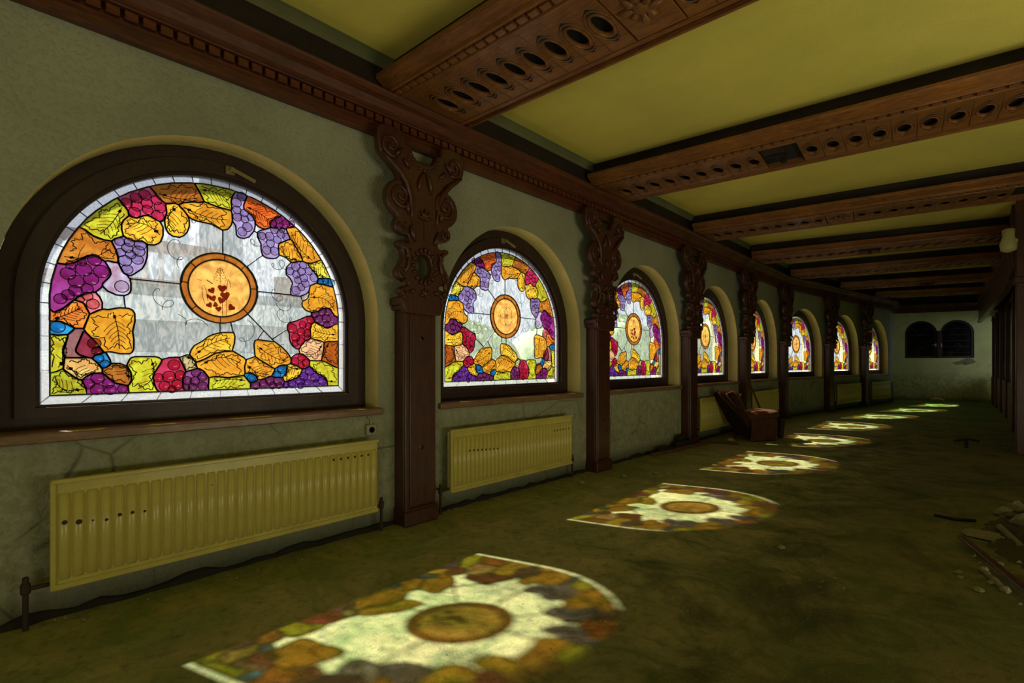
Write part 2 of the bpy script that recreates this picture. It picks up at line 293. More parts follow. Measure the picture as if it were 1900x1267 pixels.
PANES = """green:-908,52 -742,52 -744,87 -765,138 -794,154 -852,207 -877,193 -907,184
lime:-908,185 -877,193 -849,210 -843,270 -849,315 -828,399 -830,409 -837,411 -873,405 -900,411 -908,407
blue:-878,406 -829,412 -799,445 -804,459 -844,479 -867,489 -908,487 -909,411
orange:-794,451 -756,453 -727,542 -751,599 -763,611 -800,620 -826,592 -847,568 -886,541 -893,541 -908,556 -909,492 -903,487 -867,489 -853,485
dusk:-842,274 -756,273 -748,277 -779,295 -792,315 -791,329 -757,433 -748,437 -760,452 -797,451 -808,433 -830,410 -828,399 -849,315 -849,291
maroon:-731,274 -715,274 -701,290 -664,304 -660,312 -709,386 -737,418 -748,434 -758,431 -791,329 -792,315 -788,304 -776,292
purple:-893,541 -874,547 -847,568 -785,638 -737,668 -697,679 -673,706 -666,717 -665,734 -634,775 -624,798 -628,824 -652,869 -663,879 -688,896 -717,900 -740,890 -781,856 -817,835 -840,828 -873,830 -878,827 -900,726 -909,639 -909,561
pink:-728,544 -715,547 -668,575 -666,615 -679,650 -697,674 -702,677 -728,671 -785,638 -798,621 -769,614 -754,602
amber:-578,301 -529,301 -517,310 -508,331 -507,393 -513,444 -501,510 -502,560 -514,581 -534,591 -582,591 -633,576 -660,576 -683,569 -728,539 -755,448 -740,421 -709,386 -659,310 -624,312
tan:-773,142 -759,144 -746,158 -710,179 -672,180 -666,186 -667,206 -694,248 -718,272 -738,276 -840,273 -846,261 -848,205 -797,157
blue:-668,208 -649,214 -628,232 -624,240 -628,263 -646,302 -654,309 -666,303 -701,290 -716,272 -685,236
purple:-740,52 -530,52 -538,98 -593,112 -613,125 -667,182 -708,180 -728,170 -749,155 -764,138 -745,89
brown:-545,100 -531,105 -519,135 -522,183 -541,221 -579,240 -621,240 -629,230 -649,214 -665,209 -665,181 -605,118
lime:-527,52 -371,52 -383,67 -392,88 -405,147 -398,173 -358,247 -355,266 -365,274 -376,281 -396,285 -498,284 -518,278 -527,269 -543,231 -519,168 -519,132 -526,112 -537,99 -534,60
crimson:-368,52 -223,52 -234,84 -234,141 -230,161 -217,178 -216,186 -251,271 -253,281 -267,282 -315,279 -353,266 -358,247 -398,173 -405,147 -392,88 -383,67
pale:-212,184 -147,207 -157,248 -191,295 -207,300 -252,282 -248,259 -232,230 -218,190
plum:-221,52 -74,52 -78,66 -75,138 -106,185 -127,200 -146,206 -215,184 -230,161 -234,141 -234,81
amber:31,139 54,138 157,152 165,168 162,216 171,246 171,267 155,284 83,329 30,327 -7,319 -35,311 -91,274 -153,249 -156,231 -145,206 -107,187 -75,141 -30,147
yellow:-161,250 -138,252 -121,259 -35,311 27,327 63,327 77,331 93,390 96,432 88,463 63,465 12,462 -47,446 -80,428 -115,397 -164,365 -185,332 -194,300 -178,281
lime:-71,52 201,51 203,92 174,129 166,142 153,150 54,138 -30,147 -72,141 -75,135 -78,66
amber:256,118 276,117 357,144 381,189 374,203 266,269 254,281 234,291 175,269 162,216 166,169 204,168 230,158 248,140
amber:379,199 421,224 447,228 473,226 500,238 507,252 507,282 476,326 434,368 380,407 351,408 254,419 236,412 228,381 234,306 239,290 271,265
plum:205,52 444,51 453,96 440,131 435,132 381,132 355,143 276,117 253,116 246,108 204,93 201,63
violet:448,52 809,52 813,60 810,81 794,110 776,128 744,147 703,172 662,215 652,215 598,191 581,154 554,127 500,106 454,98 447,69
blue:202,94 246,108 255,120 248,140 233,155 208,166 168,168 157,152
blue:379,133 438,132 458,151 470,169 474,183 474,219 470,227 453,228 412,221 382,197 380,184 358,143
yellow:454,100 486,102 536,118 554,127 578,151 590,169 596,191 563,215 504,237 476,229 470,169 441,132
lime:812,52 908,52 909,201 868,214 797,251 744,264 729,261 661,263 655,237 657,219 706,169 767,134 791,113 809,83
crimson:595,193 626,202 656,217 659,263 623,299 599,311 570,318 541,311 520,296 508,278 502,239 554,221
rust:892,205 906,204 909,210 909,426 894,429 867,423 819,423 786,417 781,413 777,351 759,264 797,251
peach:670,262 729,261 758,265 780,375 782,407 776,416 762,423 683,440 667,443 619,419 595,395 570,351 577,319 623,299 658,265
crimson:550,355 575,358 595,395 616,416 668,445 663,537 673,557 698,577 698,590 689,608 671,623 636,621 548,577 496,560 485,553 478,539 478,505 495,471 495,432 502,403 520,376
plum:799,538 836,544 874,566 908,577 909,624 906,630 874,643 839,686 827,695 813,699 783,696 722,664 679,656 672,648 672,627 692,605 700,577
yellow:778,415 819,423 870,423 909,432 908,575 874,566 836,544 810,537 797,539 784,541 719,572 699,576 673,557 663,537 663,504 671,443 732,426 762,423
amber:904,631 908,631 909,639 894,762 863,878 756,894 717,897 706,893 661,869 651,819 654,801 644,772 626,754 601,740 594,726 598,697 619,673 634,664 675,654 722,664 769,692 787,698 816,699 839,686 877,640
lemon:733,937 765,945 836,950 788,1046 758,1093 753,1092 692,1060 646,1047 649,1033 701,980
blue:853,880 860,880 861,885 836,947 792,948 741,936 733,935 724,917 720,903 724,895 786,891
peri:529,775 582,777 623,796 650,820 664,872 720,900 731,928 731,938 701,980 649,1033 645,1047 600,1059 567,1053 505,1034 475,1001 468,978 468,939 475,928 497,911 515,884 518,871 504,828 504,792 510,780
amber:631,1051 672,1053 692,1060 753,1092 755,1097 677,1199 605,1271 571,1300 541,1322 477,1302 468,1290 499,1222 515,1208 560,1139 584,1100 601,1060
amber:505,1039 519,1038 588,1056 599,1060 600,1065 584,1100 560,1139 515,1208 503,1217 478,1208 416,1171 408,1152 408,1125 415,1081 467,1067
purple:346,1282 375,1281 435,1293 465,1293 477,1302 538,1321 530,1331 499,1351 433,1391 407,1369 376,1352 358,1334 345,1305
peri:325,1042 374,1045 395,1054 407,1066 414,1080 408,1149 415,1169 499,1219 497,1232 467,1292 433,1292 378,1281 346,1280 331,1268 274,1244 253,1226 253,1192 279,1143 279,1107 286,1072 292,1057 304,1048
red:283,1261 306,1260 338,1273 344,1279 345,1305 358,1334 376,1352 419,1378 431,1391 374,1421 281,1457 216,1476 181,1481 156,1410 156,1389 161,1376 197,1355 218,1334 233,1310 241,1285 259,1270
lime:22,1351 63,1350 71,1354 75,1368 69,1407 72,1434 85,1469 104,1493 60,1500 -67,1498 -120,1494 -162,1485 -161,1477 -136,1439 -107,1378 -99,1371 -27,1356
peri:127,1162 159,1161 194,1180 228,1230 237,1269 234,1308 221,1331 197,1355 161,1376 156,1386 156,1410 180,1479 176,1484 159,1488 106,1493 94,1481 81,1461 69,1419 75,1377 70,1350 75,1332 79,1273 101,1244 106,1180 112,1171
brown:-335,1306 -282,1320 -259,1315 -227,1337 -165,1356 -135,1359 -107,1370 -106,1376 -118,1403 -163,1484 -183,1482 -299,1451 -374,1421 -421,1397 -391,1361 -376,1334
amber:13,1195 47,1207 71,1243 80,1280 75,1335 70,1348 -27,1356 -103,1373 -135,1359 -167,1355 -227,1337 -245,1328 -257,1316 -251,1303 -227,1282 -200,1246 -179,1234 -150,1227 -57,1224
yellow:-293,1096 -252,1095 -229,1111 -208,1138 -195,1182 -195,1218 -202,1247 -227,1282 -256,1310 -262,1316 -282,1320 -333,1302 -327,1248 -339,1194 -336,1155 -329,1132 -317,1111
magenta:-518,1177 -490,1177 -457,1198 -432,1206 -363,1179 -352,1183 -340,1195 -327,1248 -334,1304 -376,1334 -398,1369 -418,1391 -428,1394 -530,1331 -590,1283 -538,1214 -533,1186
lime:-659,1006 -621,1005 -605,1022 -562,1045 -570,1089 -570,1125 -560,1148 -532,1183 -538,1214 -562,1250 -589,1277 -593,1280 -617,1259 -695,1178 -740,1121 -776,1064 -751,1052 -710,1021
yellow:-428,1015 -397,1018 -373,1033 -361,1048 -348,1089 -348,1146 -366,1179 -427,1205 -449,1202 -476,1184 -495,1176 -533,1181 -560,1148 -570,1122 -570,1086 -561,1050 -542,1036 -516,1026 -456,1029
umber:-869,829 -843,828 -817,835 -781,856 -740,890 -717,900 -688,896 -656,874 -636,879 -609,873 -589,877 -586,885 -594,942 -620,1000 -624,1005 -654,1005 -689,1012 -722,1027 -751,1052 -779,1061 -824,977 -854,905 -876,837
peri:-539,802 -525,801 -511,808 -463,853 -445,892 -435,942 -435,1011 -439,1019 -456,1029 -513,1026 -529,1031 -560,1046 -605,1022 -620,1002 -595,944 -588,909 -588,876 -569,829 -559,812
lavender:-596,670 -556,670 -538,679 -526,694 -522,708 -522,756 -527,772 -523,779 -533,787 -541,803 -560,814 -586,872 -615,876 -636,879 -653,872 -628,824 -624,798 -634,775 -665,734 -666,720 -641,691
clear:361,406 374,406 371,416 305,482 295,485 285,471 256,425 256,418
clear:508,281 541,311 574,319 570,351 538,361 508,391 495,429 495,471 479,503 475,506 448,488 362,424 376,409 434,368 476,326
clear:-2,460 83,466 70,520 69,531 63,534 -2,527
clear:172,268 236,292 228,369 232,404 238,413 254,421 296,489 272,518 186,602 134,562 72,537 69,531 81,474 92,455 96,432 93,390 78,333 155,284
clear:-665,577 -633,576 -600,588 -552,594 -559,668 -594,669 -620,679 -641,691 -666,713 -698,677 -679,650 -667,620
clear:-545,226 -527,269 -518,278 -500,284 -396,285 -376,281 -354,268 -315,279 -255,282 -196,301 -185,332 -164,365 -115,397 -71,434 -4,460 -4,527 -39,531 -83,544 -125,565 -164,595 -209,652 -234,714 -246,780 -516,780 -527,773 -522,756 -522,705 -535,682 -557,668 -558,657 -551,592 -531,591 -517,584 -508,575 -501,558 -501,510 -513,444 -507,393 -507,333 -517,310 -531,300 -576,300 -624,312 -650,307 -628,263 -623,241 -576,240
clear:358,427 473,505 479,511 478,539 485,553 496,560 548,577 640,623 672,627 673,653 634,664 616,676 598,697 594,723 599,740 584,776 534,774 514,778 261,780 255,777 255,741 239,685 218,643 187,604
clear:598,742 617,748 644,772 654,801 650,817 646,815 623,796 586,779
clear:256,781 506,781 504,828 518,872 500,908 475,928 469,937 468,978 481,1010 508,1037 462,1068 417,1080 395,1054 354,1041 327,1041 304,1048 296,1055 286,1055 181,959 218,911 239,869 255,813
clear:-524,781 -246,780 -240,795 -234,843 -221,878 -191,929 -169,955 -134,983 -74,1013 -18,1026 14,1027 14,1193 -57,1224 -144,1227 -170,1231 -200,1243 -195,1218 -195,1185 -202,1153 -223,1117 -252,1095 -291,1095 -314,1108 -332,1141 -340,1192 -362,1178 -348,1146 -348,1092 -355,1060 -370,1036 -385,1024 -411,1014 -434,1016 -435,942 -451,874 -466,850 -496,820 -523,802 -538,800 -533,787
clear:178,958 290,1057 279,1104 278,1145 253,1192 254,1220 230,1229 223,1226 197,1183 170,1165 129,1161 115,1168 107,1178 101,1244 80,1271 71,1243 53,1213 38,1201 16,1196 15,1029 66,1020 104,1007 134,992
clear:244,1225 257,1228 274,1244 301,1258 267,1266 238,1285 228,1236 232,1228"""
GRAPES = """purple,-755,808,40
purple,-671,807,39
purple,-704,874,34
purple,-790,732,38
purple,-720,755,37
purple,-739,694,30
purple,-793,676,32
purple,-827,648,30
purple,-861,621,30
purple,-827,774,36
purple,-815,825,24
purple,-765,852,23
magenta,-448,1333,34
magenta,-495,1304,32
magenta,-545,1261,30
magenta,-491,1252,32
magenta,-437,1282,31
magenta,-502,1210,32
magenta,-433,1241,30
magenta,-385,1316,30
magenta,-366,1271,33
magenta,-377,1215,35
peri,-580,1008,26
peri,-531,1013,28
peri,-473,1005,32
peri,-541,974,30
peri,-481,964,34
peri,-576,940,26
peri,-524,935,28
peri,-488,910,32
peri,-552,892,34
peri,-541,839,30
lavender,-569,726,37
peri,142,1467,33
peri,106,1414,33
peri,109,1362,28
peri,159,1349,27
peri,111,1310,30
peri,163,1305,28
peri,205,1326,26
peri,182,1251,34
peri,146,1210,32
peri,285,1204,28
peri,342,1211,32
peri,377,1268,30
peri,426,1243,31
peri,468,1230,29
peri,400,1196,29
peri,348,1158,30
peri,321,1102,32
peri,379,1104,32
peri,434,1277,22
peri,499,965,30
peri,543,1006,34
peri,604,1028,30
peri,589,975,32
peri,547,945,30
peri,650,985,30
peri,693,937,33
peri,610,925,32
peri,561,903,28
peri,622,883,32
peri,588,849,30
peri,547,818,34
purple,367,1313,28
purple,409,1354,29
purple,417,1306,27
purple,468,1338,29
purple,512,1342,24
blue,750,912,26
blue,794,922,26
blue,843,914,31
blue,-873,455,34
blue,-684,271,26
blue,-654,237,24
pink,-712,603,31
pink,-737,648,26
pink,-770,626,18
maroon,-705,362,33
maroon,-692,315,26
purple,-734,115,31
purple,-689,148,33
purple,-635,116,30
purple,-692,80,33
purple,-627,74,30
purple,-566,79,26
crimson,-286,229,36
crimson,-314,151,38
crimson,-374,145,28
crimson,-250,159,32
crimson,-267,94,34
crimson,-340,89,32
crimson,-297,65,24
plum,-155,175,29
plum,-116,147,30
plum,-162,118,30
plum,-208,123,27
plum,-114,82,30
plum,-175,74,27
plum,-215,77,22
blue,213,133,32
blue,434,193,34
blue,400,155,27
plum,297,85,33
plum,342,109,34
plum,404,102,34
plum,241,74,31
plum,363,70,28
plum,413,69,26
violet,656,178,36
violet,610,135,36
violet,703,123,37
violet,579,99,36
violet,642,81,30
violet,770,98,38
violet,512,79,33
violet,468,71,26
violet,712,77,30
violet,583,63,27
crimson,592,286,32
crimson,540,256,30
crimson,624,245,30
crimson,588,223,25
crimson,516,516,37
crimson,601,551,30
crimson,665,595,32
crimson,588,490,34
crimson,543,447,34
crimson,638,482,30
crimson,583,417,32
crimson,638,446,26
crimson,543,403,28
crimson,647,540,28
plum,708,643,30
plum,770,666,34
plum,818,669,34
plum,799,613,38
plum,736,604,34
plum,867,608,33
plum,803,562,32"""

M_wall = plaster_mat('cream_plaster', (.40, .42, .31))
M_reveal = plaster_mat('reveal_plaster', (.92, .82, .36), .3)  # bright yellow base carries the light scattered by the glass
M_end = plaster_mat('mouldy_plaster', (.76, .78, .38), .75)  # base lightened in place of sun bounced onto the end wall
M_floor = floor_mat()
tc = NT('olive_ceiling_paint'); pc = tc.coord(); nc = tc.noise(pc, 1.1, 5, .6); nf = tc.noise(pc, 60, 3, .6)
M_ceil = tc.pbr(tc.mix(tc.ramp(nc, [(.3, 0), (.7, 1)]), (.80, .69, .14), (.64, .58, .12)), .8, tc.bump(nf, .5, .008), spec=.25)
M_wood = wood_mat('dark_carved_oak', (.030, .008, .005), (.12, .030, .012), (6, 6, .8), .32, .3)
M_woody = wood_mat('dark_oak_along_wall', (.045, .011, .005), (.19, .045, .014), (6, .8, 6))
M_beam = wood_mat('carved_beam_oak', (.115, .037, .008), (.38, .145, .024), (.8, 6, 6), .45, .15)
M_beamd = wood_mat('shaded_beam_oak', (.008, .004, .003), (.026, .010, .006), (.8, 6, 6), .6, .05)  # near-black copy of the oak: shadow between the beams put into the colour
M_frame = wood_mat('window_frame_oak', (.020, .009, .008), (.055, .020, .015), (5, 5, 2), .45, .15)
M_sill = wood_mat('sill_board', (.16, .09, .05), (.34, .20, .11), (5, 1, 5), .4, .3)
M_lead = plain('lead_came', (.012, .014, .015), .45, .3)
M_line = plain('fired_black_line', (.01, .006, .004), .6)
M_dred = glass_mat('fired_red_paint', (.30, .02, .008))
M_metal = plain('dull_brass', (.42, .34, .18), .4, .7)
M_enam = None
te = NT('radiator_enamel'); pe = te.coord(False); ne = te.noise(pe, 5, 5, .65); n9 = te.noise(pe, 40, 4, .7)
ce = te.mix(te.ramp(ne, [(.35, 0), (.75, 1)]), (.64, .56, .15), (.48, .42, .11))
ce = te.mix(te.ramp(n9, [(.68, 0), (.78, .7)]), ce, (.16, .08, .03))
M_enam = te.pbr(ce, .26, te.bump(n9, .15, .003), spec=.5)
M_dark = plain('dark_void', (.012, .010, .008), .8)
M_rust = plain('rusty_iron', (.05, .028, .018), .7, .2)
M_rubble = plain('plaster_rubble', (.26, .25, .16), .9, 0, .6, 12, .5)
M_dirt = plain('black_dirt', (.02, .018, .012), .95, 0, .8, 25)
M_fabric = plain('brown_velour', (.10, .042, .020), .85, 0, .5, 60, .5, .2)
M_fabd = plain('dark_upholstery', (.05, .02, .014), .9, 0, .5, 60, .5, .2)
M_panel = wood_mat('lower_panel_wood', (.10, .04, .024), (.22, .10, .06), (2, 2, 2), .5, .1)
M_dkglass = plain('dark_glass', (.006, .007, .008), .12, 0, .05, 6, 0, .5)
M_stone = plain('outside_stone', (.62, .60, .57), .9, 0, .4, 6, .3)
M_stone2 = plain('outside_brick', (.38, .28, .28), .9, 0, .4, 6, .4)
M_grass = plain('outside_grass', (.20, .34, .10), .9, 0, .4, 4, .4)
M_leafm = plain('outside_hedge', (.42, .58, .28), .8, 0, .4, 4, .5)  # paled green: glare at the windows is put into the colour

# ------------------------------------------------------------------ plan
BEND = R(9.3)
TA = Matrix.Translation((-3.77, 0, 0))
TB = Matrix.Translation((-3.77, 14.35, 0)) @ Matrix.Rotation(-BEND, 4, 'Z')
WIN = [(TA, 1.277), (TA, 4.26), (TA, 7.20), (TA, 10.04), (TA, 12.90), (TB, 1.47), (TB, 4.37), (TB, 7.27)]
PIL = [(TA, 2.76), (TA, 5.71), (TA, 8.58), (TA, 11.42), (TA, 14.35), (TB, 2.92), (TB, 5.82)]
AR, SP0, WB, WD = 1.15, 1.752, 1.0, -.53          # opening radius, spring height, opening bottom, outer face
NA = 40
def wall_bay(mb, T, y0, y1, yc):
    H = 3.95
    arc = [(yc + AR*math.cos(math.pi*i/NA), SP0 + AR*math.sin(math.pi*i/NA)) for i in range(NA+1)]  # right to left
    outl = [(yc+AR, WB)] + arc + [(yc-AR, WB)]
    def q(ps): mb.add([T @ Vector(p) for p in ps], [tuple(range(len(ps)))])
    for x, fl in ((0, 0), (WD, 1)):
        q([(x, y0, 0), (x, y1, 0), (x, y1, WB), (x, y0, WB)])
        q([(x, y0, WB), (x, yc-AR, WB), (x, yc-AR, H), (x, y0, H)])
        q([(x, yc+AR, WB), (x, y1, WB), (x, y1, H), (x, yc+AR, H)])
        for i in range(NA):
            a, b = arc[i], arc[i+1]
            q([(x, a[0], a[1]), (x, a[0], H), (x, b[0], H), (x, b[0], b[1])])
    mb.m = 1; mb.smooth = True
    for i in range(len(outl)-1):
        a, b = outl[i], outl[i+1]
        mb.add([T @ Vector((0, a[0], a[1])), T @ Vector((WD, a[0], a[1])), T @ Vector((WD, b[0], b[1])), T @ Vector((0, b[0], b[1]))], [(0,1,2,3)])
    a, b = outl[-1], outl[0]
    mb.smooth = False
    q([(0, a[0], WB), (WD, a[0], WB), (WD, b[0], WB), (0, b[0], WB)])
    mb.m = 0
mb = MB()
edA = [-3.4, 2.76, 5.71, 8.58, 11.42, 14.35]
for k in range(5): wall_bay(mb, TA, edA[k], edA[k+1], WIN[k][1])
edB = [0, 2.92, 5.82, 8.60]
for k in range(3): wall_bay(mb, TB, edB[k], edB[k+1], WIN[5+k][1])
c0 = TB @ Vector((0, 8.60, 0)); c1 = Vector((-2.44, 24.5, 0))
def vquad(mb, a, b, z0, z1): mb.add([(a[0],a[1],z0),(b[0],b[1],z0),(b[0],b[1],z1),(a[0],a[1],z1)], [(0,1,2,3)])
vquad(mb, c0, c1, 0, 3.95)
struct(mb.build('wall_left', [M_wall, M_reveal], fix=False))
# rear wall (behind the photographer) and right-hand side; far right opening added to light the end wall
mb = MB(); mb.box((-4.3, -3.6, 0), (4.6, -3.4, 3.95)); struct(mb.build('wall_rear', M_wall))
mb = MB(); mb.box((4.5, -3.6, 0), (4.7, 11.4, 3.95)); mb.box((.85, 11.3, 0), (4.7, 11.5, 3.95)); mb.box((1.25, 11.5, 0), (1.4, 22.4, 3.95)); mb.box((1.25, 22.4, 0), (1.4, 25.4, .9)); mb.box((1.25, 22.4, 3.0), (1.4, 25.4, 3.95)); mb.box((.62, 25.4, 0), (1.4, 25.6, 3.95)); struct(mb.build('wall_right', M_wall))
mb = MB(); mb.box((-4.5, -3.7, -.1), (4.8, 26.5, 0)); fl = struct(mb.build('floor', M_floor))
mb = MB(); mb.box((-4.4, -3.7, 3.9), (4.8, 26.5, 4.1)); struct(mb.build('ceiling', M_ceil))

# end wall: frame with origin at its left corner, local y runs to the right, local -x is outside
E0 = Vector((-2.44, 24.5, 0)); E1 = Vector((.60, 25.26, 0)); ev = (E1 - E0); EL = ev.length; ev.normalize()
TE = Matrix(((-ev.y, ev.x, 0, E0.x), (ev.x, ev.y, 0, E0.y), (0, 0, 1, 0), (0, 0, 0, 1)))   # local x -> outward, y -> along
mb = MB()
def equ(ps): mb.add([TE @ Vector(p) for p in ps], [tuple(range(len(ps)))])
er = .485; ea = [.365+er, 1.42+er]; ez0, ezs = 1.60, 2.52
edges = [0, ea[0]-er, ea[0]+er, ea[1]-er, ea[1]+er, EL+.2]
equ([(0,0,0),(0,EL+.2,0),(0,EL+.2,ez0),(0,0,ez0)])
for a, b in ((0,1),(2,3),(4,5)): equ([(0,edges[a],ez0),(0,edges[b],ez0),(0,edges[b],3.95),(0,edges[a],3.95)])
for yc in ea:
    arc = [(yc + er*math.cos(math.pi*i/24), ezs + er*math.sin(math.pi*i/24)) for i in range(25)]
    for i in range(24):
        a, b = arc[i], arc[i+1]
        equ([(0,a[0],a[1]),(0,a[0],3.95),(0,b[0],3.95),(0,b[0],b[1])])
    ol = [(yc+er, ez0)] + arc + [(yc-er, ez0), (yc+er, ez0)]
    for i in range(len(ol)-1):
        a, b = ol[i], ol[i+1]; equ([(0,a[0],a[1]),(.16,a[0],a[1]),(.16,b[0],b[1]),(0,b[0],b[1])])
struct(mb.build('wall_end', M_end, fix=False))
# peeled plaster patch and mould bulges on the end wall
pm = MB()
for (cy, cz, ry, rz, m) in ((2.22, 1.47, .20, .12, 0), (1.98, 1.41, .2, .06, 0)):
    pm.prism([(cy + ry*math.cos(t*.3927)*(1+.25*math.sin(t*2.3+cy)), cz + rz*math.sin(t*.3927)*(1+.3*math.cos(t*1.7))) for t in range(16)], -.012, .01, TE)
struct(pm.build('trim_1', plain('grey_bare_render', (.30, .28, .17), .95, 0, .8, 20)))

# end-wall double window
def arch_pts(r, n=24, bottom=None, yc=0, zs=0):
    return [(yc + r, bottom)] + [(yc + r*math.cos(math.pi*i/n), zs + r*math.sin(math.pi*i/n)) for i in range(n+1)] + [(yc - r, bottom)]
def arch_ring(mb, ro, ri, bo, bi, x0, x1, zs, yc=0, n=24, T=None):
    o = arch_pts(ro, n, bo, yc, zs); i_ = arch_pts(ri, n, bi, yc, zs); k = len(o)
    vs = [(x, u, w) for x in (x0, x1) for lp in (o, i_) for (u, w) in lp]
    if T: vs = [T @ Vector(v) for v in vs]
    fs = []
    for a in range(k):
        b = (a+1) % k
        fs += [(a, b, k+b, k+a), (2*k+a, 3*k+a, 3*k+b, 2*k+b), (a, 2*k+a, 2*k+b, b), (k+a, k+b, 3*k+b, 3*k+a)]
    mb.add(vs, fs)
for j, yc in enumerate(ea):
    w = struct(empty('window_%d' % (9+j), TE))
    mb = MB(); arch_ring(mb, er, er-.07, ez0, ez0+.08, .03, .12, ezs, yc); o = mb.build('window_frame', M_frame, w)
    mb = MB(); mb.prism(arch_pts(er-.06, 24, ez0+.07, yc, ezs), .07, .08); mb.build('glass', M_dkglass, w)
    mb = MB()
    random.seed(30+j)
    for k in range(5): mb.box((.06, yc-er+.07, ez0+.2+k*.22), (.068, yc+er-.07, ez0+.206+k*.22))
    for k in range(9):
        a = yc + random.uniform(-.22, .22); z = ez0 + random.uniform(.15, 1.05)
        mb.tube([(.062, a + .1*math.sin(i*.9+k), z + .05*i*(1 if k % 2 else -.6)) for i in range(6)], .004, 5)
    o = mb.build('lead_lines', plain('pale_lead_%d' % j, (.10, .105, .09), .5, .3), w); o['kind'] = 'stuff'
    mb = MB(); hy = yc + (er-.04 if j == 0 else -er+.04)
    mb.bbox((-.0, hy-.02, 2.02), (.03, hy+.02, 2.14)); mb.tube([(-.0, hy, 2.10), (-.045, hy, 2.10), (-.045, hy-.11*(1 if j == 0 else 0), 2.09 if j == 0 else 1.98)], .009, 8)
    mb.build('handle', plain('pale_handle_%d' % j, (.55, .5, .36), .4), w)
mb = MB(); mb.bbox((-.01, ea[0]+er-.01, ez0), (.11, ea[1]-er+.01, ezs+.1), .01, TE)
struct(mb.build('trim_2', M_frame))

# ------------------------------------------------------------------ stained glass panes (traced once, shared by all windows)
COLS = dict(green=(.50,.60,.04), lime=(.68,.80,.05), amber=(.86,.47,.04), yellow=(.98,.68,.06), orange=(.92,.33,.05), red=(.80,.17,.03),
 brown=(.50,.19,.03), umber=(.66,.28,.04), rust=(.50,.14,.02), blue=(.03,.36,.86), peri=(.47,.45,.95), lavender=(.62,.60,.97), purple=(.40,.06,.42),
 violet=(.26,.10,.60), plum=(.32,.10,.36), crimson=(.62,.05,.16), magenta=(.78,.10,.32), maroon=(.30,.04,.09), pink=(.88,.30,.36), peach=(.97,.66,.38),
 tan=(.88,.66,.22), dusk=(.36,.20,.22), pale=(.66,.70,.36), lemon=(.85,.88,.08))
GM = {k: glass_mat('glass_' + k, v) for k, v in COLS.items()}
GMG = {k: glass_mat('grape_' + k, tuple(min(1, q*1.25+.06) for q in v)) for k, v in COLS.items()}
G_clear = glass_mat('glass_clear', (.9, .92, .92), 'clear')
G_frost = glass_mat('glass_frosted', (.80, .82, .90), 'frost')
G_disc = glass_mat('glass_medallion', (.98, .66, .16)); G_ring = glass_mat('glass_ring', (.52, .20, .03))
GT = .0025
panes = []
for ln in PANES.split('\n'):
    c, pts = ln.split(':'); panes.append((c, [tuple(int(q)/1000 for q in s.split(',')) for s in pts.split()]))
LEAF = {'green','lime','amber','yellow','orange','red','brown','umber','rust','tan','peach','pale','lemon'}
def pane_mesh(name, poly, mat, sgn):
    m = MB(); m.prism([(u*sgn, w) for u, w in (poly if sgn > 0 else poly[::-1])], -GT, GT); me = m.mesh(name, mat); return me
def strip(mb, pts, hw, x0, x1, closed=True):
    n = len(pts); L = []; Rr = []
    for i in range(n):
        a = Vector(pts[i-1] if (closed or i) else pts[0]); b = Vector(pts[(i+1) % n] if (closed or i < n-1) else pts[-1])
        t = (b - a); t = t.normalized() if t.length > 1e-6 else Vector((1, 0)); nn = Vector((-t.y, t.x)) * hw
        p = Vector(pts[i]); L.append(p + nn); Rr.append(p - nn)
    vs = [(x, q.x, q.y) for x in (x0, x1) for s_ in (L, Rr) for q in s_]
    fs = []
    for a in range(n if closed else n-1):
        b = (a+1) % n
        fs += [(a, b, n+b, n+a), (2*n+a, 3*n+a, 3*n+b, 2*n+b), (a, 2*n+a, 2*n+b, b), (n+a, n+b, 3*n+b, 3*n+a)]
    mb.add(vs, fs)
RG, SPL, BW = .959, .592, .05
MC, MRo, MRi = (0.0, .777), .249, .203
def border_polys():
    out = []; ri = RG - BW; n = 25
    for i in range(n):
        a0, a1 = math.pi*i/n, math.pi*(i+1)/n; k = 4
        o = [(RG*math.cos(a0+(a1-a0)*j/k), SPL+RG*math.sin(a0+(a1-a0)*j/k)) for j in range(k+1)]
        q = [(ri*math.cos(a1-(a1-a0)*j/k), SPL+ri*math.sin(a1-(a1-a0)*j/k)) for j in range(k+1)]
        out.append(o + q)
    for s_ in (1, -1):
        zs = [0.0, .2, .4, SPL]
        for i in range(3):
            zi0 = BW if i == 0 else zs[i]
            p = [(s_*ri, zi0), (s_*RG, zs[i]), (s_*RG, zs[i+1]), (s_*ri, zs[i+1])]
            out.append(p if s_ > 0 else p[::-1])
    m = 10; xs = [-RG + 2*RG*i/m for i in range(m+1)]
    for i in range(m):
        t0 = -ri if i == 0 else xs[i]*.93; t1 = ri if i == m-1 else xs[i+1]*.93
        out.append([(xs[i], 0), (xs[i+1], 0), (t1, BW), (t0, BW)])
    return out
def ring_polys():
    out = []; angs = [5, 48, 83, 140, 175, 222, 270, 318, 365]
    for a, b in zip(angs[:-1], angs[1:]):
        k = max(3, int((b-a)/9)); A = [R(a + (b-a)*j/k) for j in range(k+1)]
        out.append([(MC[0]+MRo*math.cos(t), MC[1]+MRo*math.sin(t)) for t in A] + [(MC[0]+MRi*math.cos(t), MC[1]+MRi*math.sin(t)) for t in A[::-1]])
    return out
BP, RP = border_polys(), ring_polys()
DISC = [(MC[0]+MRi*math.cos(2*math.pi*i/36), MC[1]+MRi*math.sin(2*math.pi*i/36)) for i in range(36)]
def poly_in(p, x, y):
    r = False; n = len(p)
    for i in range(n):
        (x1, y1), (x2, y2) = p[i], p[(i+1) % n]
        if (y1 > y) != (y2 > y) and x < (x2-x1)*(y-y1)/(y2-y1)+x1: r = not r
    return r
